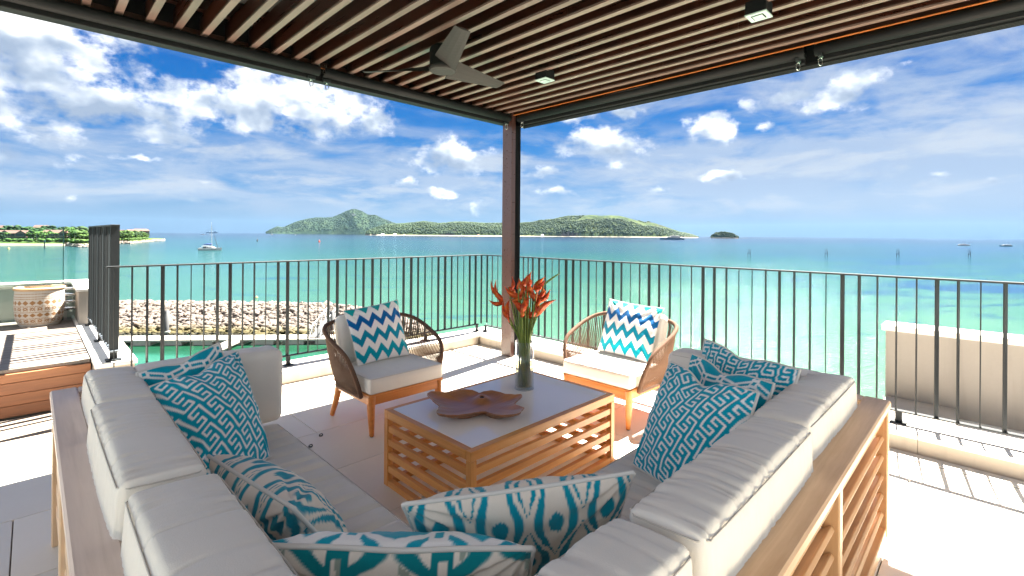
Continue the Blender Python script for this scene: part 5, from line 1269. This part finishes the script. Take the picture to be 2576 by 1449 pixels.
def bract_mesh(mb, a, b, w, curve, side):
    a, b = Vector(a), Vector(b); d = (b-a); L = d.length; dn = d.normalized(); s = Vector(side); s = (s-dn*s.dot(dn)).normalized(); nrm = dn.cross(s); vs = []; fs = []; n = 8
    for i in range(n+1):
        q = i/n; ww = w*math.sin(math.pi*min(1, .12+.88*q)**.75)**1.0*(1-q*.35) if q < 1 else .0006; ww = max(ww, .0008)
        ctr = a+d*q+nrm*(curve*L*math.sin(math.pi*q)*.5)
        vs += [ctr+s*ww*.55+nrm*ww*.9, ctr+nrm*(-.15*ww), ctr-s*ww*.55+nrm*ww*.9, ctr-nrm*ww*.9]
    for i in range(n):
        k = i*4; 
        for j in range(4): j2 = (j+1) % 4; fs.append((k+j, k+j2, k+4+j2, k+4+j))
    mb.add(vs, fs)
def heliconias():
    heads = [  # stem top, then the bract (base, tip, width)
        ((285, 590), [((265, 540), (228, 345), .010), ((262, 500), (288, 335), .012), ((275, 560), (215, 400), .007)]),
        ((215, 420), [((205, 385), (55, 345), .011), ((190, 350), (140, 115), .011), ((150, 300), (80, 125), .009), ((200, 380), (115, 232), .012), ((175, 330), (120, 310), .006)]),
        ((420, 520), [((410, 440), (312, 342), .015), ((420, 420), (490, 290), .014), ((415, 470), (450, 300), .013), ((420, 520), (425, 440), .009)]),
        ((490, 560), [((480, 530), (590, 455), .015), ((485, 500), (455, 390), .012), ((590, 455), (690, 400), .009), ((480, 520), (500, 420), .01)]),
        ((585, 520), [((590, 490), (795, 330), .016), ((600, 470), (700, 380), .014), ((590, 480), (640, 330), .011)]),
        ((560, 420), [((575, 385), (720, 330), .015), ((560, 370), (640, 260), .012), ((640, 360), (735, 228), .012)]),
        ((570, 330), [((570, 335), (520, 170), .014), ((575, 330), (540, 230), .012), ((560, 350), (600, 250), .01)]),
        ((590, 280), [((580, 260), (685, 105), .018), ((590, 240), (675, 135), .015), ((640, 240), (655, 160), .012)]),
        ((410, 330), [((400, 300), (230, 192), .014), ((390, 310), (330, 250), .013), ((400, 320), (300, 330), .010), ((410, 310), (405, 140), .011)]),
        ((390, 240), [((395, 230), (480, 75), .017), ((380, 235), (388, 108), .012), ((400, 215), (470, 120), .014)]),
        ((495, 200), [((495, 190), (528, 30), .013), ((500, 190), (475, 70), .013), ((505, 250), (470, 170), .014)]),
        ((520, 270), [((520, 260), (430, 190), .013), ((530, 270), (480, 180), .014), ((520, 280), (560, 190), .01)]),
        ((315, 260), [((310, 250), (310, 100), .010), ((315, 260), (355, 290), .011), ((310, 240), (270, 210), .01)]),
        ((460, 360), [((460, 340), (455, 265), .013), ((455, 350), (400, 290), .014), ((470, 350), (490, 260), .013), ((460, 360), (520, 350), .012)]),
        ((640, 330), [((635, 320), (650, 180), .011), ((640, 330), (700, 250), .011), ((630, 330), (600, 290), .01)])]
    rd = random.Random(5); labels = ['orange red heliconia leaning farthest left, low in the bunch', 'orange red heliconia spraying widest to the left', 'orange red heliconia at the front centre above the vase', 'heliconia with a claw pointing low right at the front', 'heliconia reaching farthest to the right',
        None, None, 'upright dark red heliconia at the upper right of the bunch', None, None, 'heliconia standing highest in the bunch', None, None, None, None]
    for i, ((sx, sy), br) in enumerate(heads):
        dep = rd.uniform(-.05, .07) if i > 4 else rd.uniform(-.07, -.02)
        T = thing('heliconia', labels[i] or 'orange red heliconia among the others in the middle of the bunch', 'flower', vz(455, 1290), 'heliconias standing in the glass vase')
        a = rd.uniform(0, 6.28); foot = VC+Vector((.040*math.cos(a), .040*math.sin(a), .024)); top = vz(sx, sy, dep)
        exitp = VC+(top-VC)*0; ex = (top-VC); hl = math.hypot(ex.x, ex.y); k = min(1., .040/max(hl, .001)); exitp = Vector((VC.x+ex.x*k*.8, VC.y+ex.y*k*.8, VC.z+.30))
        pts = catmull([foot, foot.lerp(exitp, .5)+Vector((0, 0, 0)), exitp, exitp.lerp(top, .5)+Vector((0, 0, .012)), top], 5)
        link('stem', MB().tube(pts, [.0052]*(len(pts)-4)+[.0048, .0045, .0042, .004], 7).mesh('stem', M['stem'], True), T)
        # the zigzag axis that carries the bracts
        ax = [top]+[vz(b[0][0], b[0][1], dep) for b in br]; ax = sorted(ax, key=lambda q: q.z)
        link('flower_axis', MB().tube(catmull(ax, 3), .0045, 6).mesh('flower_axis', M['bract'], True), T)
        for (b0, b1, w) in br:
            mb = MB(); dd = rd.uniform(-.03, .03); side = FW_ if rd.random() < .6 else FW_+Vector((0, 0, .5)); bract_mesh(mb, vz(*b0, dep), vz(*b1, dep+dd), w*1.6, rd.choice((-.22, .2, .28)), side)
            link('bract', mb.mesh('bract', M['bract'], True), T)
    # leaf stalks filling the bunch
    for i in range(22):
        a = rd.uniform(0, 6.28); q = rd.uniform(.01, .046); foot = VC+Vector((q*math.cos(a), q*math.sin(a), .022)); x = rd.uniform(270, 640); y = rd.uniform(180, 420) if i % 2 else rd.uniform(120, 330)
        top = vz(x, y, rd.uniform(-.07, .07)); ex = top-VC; hl = math.hypot(ex.x, ex.y); k = min(1., .042/max(hl, .001)); e = Vector((VC.x+ex.x*k*.85, VC.y+ex.y*k*.85, VC.z+.30))
        T = thing('green_stalk', 'cut green stalk standing among the heliconias', 'stalk', foot, 'cut green stalks in the glass vase')
        pts = catmull([foot, foot.lerp(e, .5), e, e.lerp(top, .55)+Vector((0, 0, .01)), top], 4)
        link('stalk', MB().tube(pts, [.0055]*(len(pts)-5)+[.005, .0045, .004, .003, .0015], 6).mesh('stalk', M['stem'], True), T)
    T = thing('heliconia_leaf', 'single narrow green leaf curving out of the bunch to the upper right', 'leaf', vz(560, 500)); mb = MB(); L = catmull([vz(600, 420), vz(660, 200), vz(740, 120), vz(845, 48)], 6); vs = []; fs = []
    for i, p in enumerate(L):
        w = .0085*math.sin(math.pi*min(1, (i+.6)/len(L)))**.7; vs += [p+Vector((0, 0, w))+FW_*.003, p, p-Vector((0, 0, w))+FW_*.003]
        if i: k = i*3; fs += [(k-3, k-2, k+1, k), (k-2, k-1, k+2, k+1)]
    link('leaf_blade', mb.add(vs, fs).mesh('leaf_blade', M['stem'], True), T)
    link('leaf_stalk', MB().tube(catmull([VC+Vector((.02, .01, .03)), VC+Vector((.025, .01, .3)), vz(600, 420)], 6), .004, 6).mesh('leaf_stalk', M['stem'], True), T)
heliconias()

# ------------------------------------------------------------------ rope armchairs
def armchair(label):
    T = thing('rope_armchair', label, 'armchair', (0, 0, 0), 'rope armchairs with pale cushions'); W = M['chairwood']
    # seat frame
    beam('front_rail', (-.275, .018, .248), (.275, .018, .248), .028, .062, W, T, .003); beam('back_rail', (-.275, .53, .248), (.275, .53, .248), .028, .062, W, T, .003)
    for s in (-1, 1):
        beam('side_rail', (s*.288, .034, .248), (s*.288, .53, .248), .028, .062, W, T, .003)
        link('front_leg', MB().tube([(s*.284, .022, .279), (s*.284, .022, .20), (s*.282, .020, .10), (s*.280, .018, .006)], [.033, .031, .025, .018], 12, flat=.85).mesh('front_leg', W, False), T)
        link('rear_leg', MB().tube([(s*.284, .50, .262), (s*.292, .535, .14), (s*.302, .585, .006)], [.030, .024, .017], 12).mesh('rear_leg', W, False), T)
        link('foot_glide', MB().tube([(s*.280, .018, 0), (s*.280, .018, .0058)], .012, 10).mesh('foot_glide', M['black']), T)
    link('seat_panel', MB().box((-.312, -.004, .2795), (.312, .555, .2925), .004).mesh('seat_panel', W), T)
    up = catmull([(-.325, .085, .262), (-.352, .088, .36), (-.385, .115, .475), (-.402, .175, .548), (-.412, .30, .600), (-.412, .44, .648), (-.375, .56, .688), (-.26, .632, .712), (0, .662, .722), (.26, .632, .712), (.375, .56, .688), (.412, .44, .648), (.412, .30, .600), (.402, .175, .548), (.385, .115, .475), (.352, .088, .36), (.325, .085, .262)], 7)
    lo = catmull([(-.325, .09, .262), (-.325, .2, .262), (-.328, .38, .262), (-.31, .50, .262), (-.22, .565, .262), (0, .580, .262), (.22, .565, .262), (.31, .50, .262), (.328, .38, .262), (.325, .2, .262), (.325, .09, .262)], 7)
    link('arm_tube', MB().tube(up, .0150, 12).mesh('arm_tube', M['rope'], True), T); link('lower_tube', MB().tube(lo, .011, 10).mesh('lower_tube', M['rope'], True), T)
    mb = MB(); wr = MB()
    def arc(P, t):
        L = [0]
        for a, b in zip(P[:-1], P[1:]): L.append(L[-1]+(b-a).length)
        q = t*L[-1]; i = min(max(int(np.searchsorted(L, q))-1, 0), len(P)-2); f = (q-L[i])/max(L[i+1]-L[i], 1e-9); return P[i].lerp(P[i+1], f)
    n = 92
    for i in range(n):
        t_ = (i+.5)/n; a = arc(up, .055+.89*t_)
        for e in (-.006, .006):
            b = arc(lo, min(1, max(0, t_+e))); mid = a.lerp(b, .5); out = Vector((mid.x, mid.y-.3, 0)); out = out.normalized() if out.length > .01 else Vector((0, 1, 0))
            mb.tube([a, mid+out*.012, b], .0030, 5, caps=False)
    for t_ in np.linspace(.01, .99, 230):      # cord wound round the arm tube
        p = arc(up, t_); p2 = arc(up, min(1, t_+.002)); d = (p2-p).normalized(); wr.tube([p-d*.0022, p+d*.0022], .0165, 10, caps=False)
    link('rope_webbing', mb.mesh('rope_webbing', M['rope'], True), T, kind='stuff'); link('cord_winding', wr.mesh('cord_winding', M['rope'], True), T, kind='stuff')
    beam('inner_brace', (0, .60, .27), (0, .655, .71), .02, .012, M['black'], T)
    cushion('seat_cushion', T, (0, .272, .3485), (.615, .56, .108), 'cushion_pale', r=.016, bulge=.010, n=(30, 28, 6), wr=.002, seed=31, seams=(.93, -.93))
    cushion('back_cushion', T, (0, .570, .572), (.54, .085, .36), 'cushion_pale', r=.035, bulge=.018, n=(34, 10, 22), wr=.004, seed=33, rot=(-.26, 0, 0), seams=())
    return T
A1 = armchair('left rope armchair in the shade beside the breakwater view')
A2 = dup(A1); A2['label'] = 'right rope armchair in the sunlight in front of the lagoon'
A1.location = (1.945, 3.0, 0); A2.location = (3.03, 2.13, 0); A2.rotation_euler = (0, 0, -math.pi/2)

# ------------------------------------------------------------------ printed scatter pillows
TEAL = np.array([.000, .33, .44]); TEAL2 = np.array([.000, .26, .34]); GREEN = np.array([.0, .27, .27]); BLUE = np.array([.004, .10, .32]); WHITE = np.array([.86, .83, .79]); CREAM = np.array([.76, .67, .56]); SAGE = np.array([.30, .34, .27]); DTEAL = np.array([.0, .14, .17])
def lerp(a, b, m): return a*(1-m[..., None])+b*m[..., None]
def sst(x, a, b): t_ = np.clip((x-a)/(b-a), 0, 1); return t_*t_*(3-2*t_)
def segdist(px, py, segs):
    d = np.full(px.shape, 9.)
    for (ax, ay, bx, by) in segs:
        vx, vy = bx-ax, by-ay; t_ = np.clip(((px-ax)*vx+(py-ay)*vy)/(vx*vx+vy*vy), 0, 1); d = np.minimum(d, np.hypot(px-ax-vx*t_, py-ay-vy*t_))
    return d
def pat_maze(x, y, side, unit=.0168, ang=.0, dye=TEAL, bg=WHITE):
    c, s = math.cos(ang), math.sin(ang); X = (x*c+y*s)/unit+200; Y = (-x*s+y*c)/unit+200
    seg = [(0, -2, 0, 2), (0, 2, -2, 2), (-2, 2, -2, 1), (-2, 1, -1, 1), (0, -2, 2, -2), (2, -2, 2, -1), (2, -1, 1, -1)]
    d = np.full(X.shape, 9.)
    X0 = np.round(X); Y0 = np.round(Y)
    for dx in range(-3, 4):
        for dy in range(-3, 4):
            cx, cy = X0+dx, Y0+dy; m_ = ((cx+3*cy) % 13) == 0
            if m_.any(): dd = segdist(X[m_]-cx[m_], Y[m_]-cy[m_], seg); d[m_] = np.minimum(d[m_], dd)
    return lerp(np.broadcast_to(bg, (*X.shape, 3)), np.broadcast_to(dye, (*X.shape, 3)), sst(d, .15, .23))
def pat_hex(x, y, side, P=.17, dye=TEAL, bg=WHITE, line=1., alt=None):
    # doubled lattice of stretched hexagons
    out = np.full(x.shape, 9.); Q = P*1.35
    gx = np.mod(x+5*P, P)-P/2; gy = np.mod(y+5*Q, Q)-Q/2
    seg = []
    for (ox, oy) in ((0, 0), (P/2, Q/2), (-P/2, Q/2), (P/2, -Q/2), (-P/2, -Q/2), (P, 0), (-P, 0), (0, Q), (0, -Q)):
        seg += [(ox, oy-Q*.17, ox, oy+Q*.17), (ox, oy+Q*.17, ox+P/2, oy+Q*.33), (ox, oy+Q*.17, ox-P/2, oy+Q*.33)]
    d = segdist(gx, gy, seg)/P
    w = sst(d, .028, .040)*(1-sst(d, .085*line, .100*line))
    jn = np.full(x.shape, 9.)
    for (ox, oy) in ((0, Q*.17), (0, -Q*.17), (P/2, Q*.33), (-P/2, Q*.33), (P/2, -Q*.33), (-P/2, -Q*.33)): jn = np.minimum(jn, np.maximum(np.abs(gx-ox), np.abs(gy-oy))/P)
    w = np.where(jn < .11, np.where(jn < .045, 0, 1), w).astype(float)
    return lerp(np.broadcast_to(dye, (*x.shape, 3)), np.broadcast_to(bg, (*x.shape, 3)), w)
def pat_bold(x, y, side):
    if side > 0: return pat_hex(x, y, 1, .19, TEAL, WHITE, 1.35)
    c = pat_hex(x, y+.02, 1, .22, CREAM, DTEAL+np.array([0, .06, .05]), 1.35)
    d = segdist(np.mod(x+1.13, .26)-.13, y*0, [(-.02, -1, .02, 1)]); g = 1-sst(np.abs(np.mod(x+.25*y+1.03, .13)-.065), .010, .014)
    isbg = np.abs(c-CREAM).sum(-1) < .02
    return np.where((isbg & (g > .5))[..., None], SAGE, c)
def pat_ikat(x, y, side, P=.133, dye=TEAL2, bg=CREAM):
    Q = P*2.1; jag = (vnoise(x*420+900, y*0+3., 5)-.5)*.010+(vnoise(x*120+300, y*25+50., 6)-.5)*.006
    yy = y+jag
    def cell(ox, oy):
        gx = np.mod(x+ox+10*P, P)-P/2; gy = np.mod(yy+oy+10*Q, Q)-Q/2; t_ = gy/Q; t2 = t_-.10*np.cos(2*math.pi*t_)*0
        w = (.25*(1+np.cos(2*math.pi*t_)))*P; return np.abs(gx)/np.maximum(w, 1e-5), t_
    r1, t1 = cell(0, 0); r2, t2 = cell(P/2, Q/2)
    r = np.minimum(r1, r2); tt = np.where(r1 < r2, t1, t2)
    eye = np.hypot(r*.72, (tt+.03)*2.3)
    ring = (sst(r, .46, .52)*(1-sst(r, .80, .86))); core = 1-sst(eye, .19, .24)
    top = (np.abs(tt) > .40)*1.
    m_ = np.clip(ring+core, 0, 1)
    return lerp(np.broadcast_to(bg, (*x.shape, 3)), np.broadcast_to(dye, (*x.shape, 3)), m_)
def pat_chevron(x, y, side, P=.104, A=.072, row=.132):
    z = np.abs(np.mod(x/P+.25+20, 1)-.5)*2*A; v = (y-z)/row+10.26; k = np.floor(v).astype(int); f = v-k
    cols = np.array([[.0, .33, .42], [.0, .24, .36], [.0, .11, .33], [.0, .33, .33]]); c = cols[np.mod(k, 4)]
    m_ = sst(f, .50, .515)*(1-sst(f, .985, 1.))
    return np.broadcast_to(WHITE, (*x.shape, 3))*(1-m_[..., None])+c*m_[..., None]
def pillow(label, corners, thick, pat, group=None, bow=.055, chop=0., seed=0, n=110, pipe=M['piping'], piper=.0055, backk=1., prot=0.):
    C = [np.array(c, float) for c in corners]     # TL, TR, BR, BL seen from the front
    Wd = (np.linalg.norm(C[1]-C[0])+np.linalg.norm(C[2]-C[3]))/2; Hd = (np.linalg.norm(C[0]-C[3])+np.linalg.norm(C[1]-C[2]))/2
    ctr = sum(C)/4
    sU, tV = np.meshgrid(np.linspace(0, 1, n+1), np.linspace(0, 1, n+1), indexing='ij'); a = 2*sU-1; b = 2*tV-1
    s2 = .5+(sU-.5)*(1-bow*(1-b*b)); t2 = .5+(tV-.5)*(1-bow*(1-a*a))
    s2, t2 = s2[..., None], t2[..., None]
    base = (C[3]*(1-s2)+C[2]*s2)*(1-t2)+(C[0]*(1-s2)+C[1]*s2)*t2
    X = (C[1]-C[0]+C[2]-C[3]); X /= np.linalg.norm(X); Yv = (C[0]-C[3]+C[1]-C[2]); Yv /= np.linalg.norm(Yv); N = np.cross(X, Yv); N /= np.linalg.norm(N)
    if chop: base = base-Yv*(chop*np.exp(-((a+.05)/.30)**2)*sst(b, -.2, 1.))[..., None]
    prof = ((1-a**2)*(1-b**2)); prof = np.clip(prof, 0, 1)**.48
    prof = prof*(1-.10*np.abs(a*b))
    rad = np.hypot(a, b); th = np.arctan2(b, a)
    wr = (fbm(th*5+40+seed, rad*2+20, 3, seed)-.45)*sst(rad, .35, 1.)*.040+(fbm(a*3+30, b*3+11, 3, seed+3)-.45)*.03
    for (ca, cb) in ((1, 1), (-1, 1), (1, -1), (-1, -1)):     # gathers fanning out of the corners
        dc = np.hypot(a-ca, b-cb); tc = np.arctan2(b-cb, a-ca); wr += .030*np.exp(-dc*2.2)*np.sin(tc*15+seed+ca)*sst(dc, .05, .3)
    edgeg = (fbm(a*16+50, b*0+seed, 2, seed)-.45)*np.exp(-(1-np.abs(b))*9)+(fbm(b*16+50, a*0+seed, 2, seed+1)-.45)*np.exp(-(1-np.abs(a))*9)
    wr = wr+edgeg*.035
    V = []; D = []
    for sg, kk in ((1, 1.), (-1, backk)):
        h = thick/2*prof*kk+(wr if sg > 0 else np.flip(wr, 0))*prof**.6*thick*3.2/1.
        V.append(base+N*(sg*h)[..., None]); px, py = (sU-.5)*Wd, (tV-.5)*Hd
        if prot: px, py = px*math.cos(prot)+py*math.sin(prot), -px*math.sin(prot)+py*math.cos(prot)
        D.append(pat(px if sg > 0 else -px, py, sg))
    idx = np.arange((n+1)**2).reshape(n+1, n+1)
    f1 = np.stack([idx[:-1, :-1], idx[1:, :-1], idx[1:, 1:], idx[:-1, 1:]], -1).reshape(-1, 4); f2 = f1[:, ::-1]+(n+1)**2
    vv = np.concatenate([V[0].reshape(-1, 3), V[1].reshape(-1, 3)])
    T = thing('scatter_pillow', label, 'pillow', tuple(ctr), group or 'printed scatter pillows')
    me = npmesh('pillow_cover', vv, np.concatenate([f1, f2]), M['print'], True)
    ca = me.color_attributes.new('dye', 'FLOAT_COLOR', 'POINT'); dd = np.concatenate([D[0].reshape(-1, 3), D[1].reshape(-1, 3)]); ca.data.foreach_set('color', np.concatenate([dd, np.ones((len(dd), 1))], 1).astype(np.float32).ravel())
    link('pillow_cover', me, T)
    edge = [base[i, 0] for i in range(0, n+1, 3)]+[base[n, j] for j in range(2, n+1, 3)]+[base[i, n] for i in range(n-2, -1, -3)]+[base[0, j] for j in range(n-2, 0, -3)]
    P = [Vector(e) for e in edge]; P.append(P[0])
    link('piping', MB().tube(P, piper, 7, caps=False).mesh('piping', pipe, True), T)
    return T
G_ = lambda u, v, z: tuple(gp(u, v, z))
pillow('teal chevron pillow on the left rope armchair', [(1.715, 3.56, .80), (2.175, 3.53, .845), (2.185, 3.36, .415), (1.725, 3.34, .412)], .12, pat_chevron, seed=1, bow=.04, piper=.003, prot=.02)
pillow('teal chevron pillow on the right rope armchair', [(3.60, 2.38, .84), (3.63, 1.885, .81), (3.39, 1.87, .412), (3.44, 2.39, .415)], .12, pat_chevron, seed=2, bow=.04, piper=.003)
pillow('teal and white key pattern pillow largest on the left sofa', [(.325, 2.335, .79), (.70, 2.55, .835), (.735, 2.20, .435), (.40, 1.95, .435)], .19, lambda x, y, s: pat_maze(x, y, s, .0235, .45), seed=3, bow=.03, chop=.03, n=150)
pillow('teal pillow with white lattice lines behind the left key pattern pillow', [(.315, 2.53, .81), (.64, 2.62, .87), (.76, 2.54, .44), (.36, 2.44, .44)], .13, pat_hex, seed=4, bow=.05, chop=.02)
pillow('teal and cream ikat pillow leaning on the left sofa cushions', [(.45, 1.20, .735), (.395, 1.74, .70), (.60, 1.70, .43), (.66, 1.22, .43)][::1], .20, lambda x, y, s: pat_ikat(x, y, s), seed=5, bow=.03, n=130)
pillow('teal and cream ikat pillow leaning on the right sofa cushions', [(1.085, .640, .80), (.60, .945, .785), (.78, 1.10, .44), (1.22, .80, .44)], .15, lambda x, y, s: pat_ikat(x, y, s, .138, TEAL2), seed=6, bow=.035, n=150)
pillow('teal and cream lattice pillow lowest at the bottom edge of the picture', [(.745, .675, .745), (.325, 1.10, .745), (.48, 1.25, .42), (.90, .83, .42)], .18, pat_bold, seed=7, bow=.03, chop=.012, n=150, piper=.006)
pillow('teal and white key pattern pillow nearest on the right sofa', [(2.03, 1.02, .835), (1.86, .595, .835), (1.62, .62, .44), (1.80, 1.07, .435)], .17, lambda x, y, s: pat_maze(x, y, s, .0215, -.35), seed=8, bow=.03, chop=.045, n=150)
pillow('teal pillow with white lattice lines in the middle of the right trio', [(2.25, 1.02, .835), (2.02, .59, .835), (1.86, .62, .44), (2.07, 1.05, .44)], .12, pat_hex, seed=9, bow=.04, chop=.03)
pillow('teal and white key pattern pillow farthest on the right sofa', [(2.47, 1.05, .865), (2.23, .555, .855), (2.06, .60, .44), (2.31, 1.09, .44)], .13, lambda x, y, s: pat_maze(x, y, s, .0215, .2), seed=10, bow=.04, chop=.03, n=140)

# ------------------------------------------------------------------ woven basket
def basket():
    c = np.array([.07, 7.50, .358]); T = thing('woven_basket', 'round white and tan woven basket holding white towels on the deck', 'basket', tuple(c))
    H = .415; nz, na = 110, 300
    zz, aa = np.meshgrid(np.linspace(0, 1, nz+1), np.linspace(0, 2*math.pi, na+1)[:-1], indexing='ij')
    rad = np.interp(zz, [0, .05, .2, .5, .8, .93, 1.], [.158, .172, .196, .206, .203, .199, .198])
    sq = 1/np.power(np.abs(np.cos(aa))**4+np.abs(np.sin(aa))**4, .25); k = np.interp(zz, [0, .25, 1], [1, .35, 0.])
    rad = rad*(1+(sq-1)*k*.6)
    wv = .0022*np.sin(aa*150+np.floor(zz*40)*math.pi)*np.sin(zz*40*math.pi)
    rad = rad+wv
    V = np.stack([c[0]+rad*np.cos(aa), c[1]+rad*np.sin(aa), c[2]+.004+zz*H], -1)
    tan = np.array([.27, .14, .06]); wh = np.array([.46, .42, .36]); D = np.broadcast_to(wh, (*zz.shape, 3)).copy()
    def diamonds(z0, z1, cnt): return (np.abs((aa*cnt/(2*math.pi)) % 1-.5)*2+np.abs((zz-z0)/(z1-z0)-.5)*2 < .92) & (zz > z0) & (zz < z1)
    m_ = diamonds(.56, .70, 22) | diamonds(.25, .37, 22)
    for z0, z1, cn in ((.42, .53, 22), (.10, .21, 22)):
        u = (aa*cn/(2*math.pi)) % 1-.5; v = (zz-z0)/(z1-z0)-.5; q = np.abs(u)+np.abs(v); m_ |= (zz > z0) & (zz < z1) & (((q < .42) & (q > .16)) | ((np.abs(np.abs(u)-.27) < .07) & (np.abs(np.abs(v)-.36) < .10)))
    for z0 in (.79, .86, .735, .385, .545, .225, .075): m_ |= (np.abs(zz-z0) < .009) & ((np.sin(aa*110) > -.5))
    D[m_] = tan; D *= (.92+.08*np.sin(aa*150)[..., None])
    idx = np.arange((nz+1)*na).reshape(nz+1, na); nx = np.roll(idx, -1, 1)
    Q = np.stack([idx[:-1], nx[:-1], nx[1:], idx[1:]], -1).reshape(-1, 4)
    me = npmesh('basket_body', V.reshape(-1, 3), Q, M['print'], True); ca = me.color_attributes.new('dye', 'FLOAT_COLOR', 'POINT'); dd = D.reshape(-1, 3); ca.data.foreach_set('color', np.concatenate([dd, np.ones((len(dd), 1))], 1).astype(np.float32).ravel())
    link('basket_body', me, T)
    rim = [(c[0]+.200*math.cos(a), c[1]+.200*math.sin(a), c[2]+H-.006) for a in np.linspace(0, 2*math.pi, 49)]
    link('rim', MB().tube(rim, .014, 8, caps=False, flat=1.2, up=(0, 0, 1)).mesh('rim', M['basketrim'], True), T)
    tw = thing('towel', 'white rolled towels piled inside the woven basket', 'towels', (c[0], c[1], c[2]+.3))
    for i, (x, y, r) in enumerate(((-.09, -.02, .10), (.04, -.07, .10), (.09, .05, .10), (-.03, .07, .10))):
        a = i*.9; d = Vector((math.cos(a), math.sin(a), 0))*.05; p = Vector((c[0]+x, c[1]+y, c[2]+.338)); link('towel_roll', MB().tube([p-d, p-d*.9, p+d*.9, p+d], [.045, .065, .065, .045], 12).mesh('towel_roll', M['towel'], True), tw)
basket()
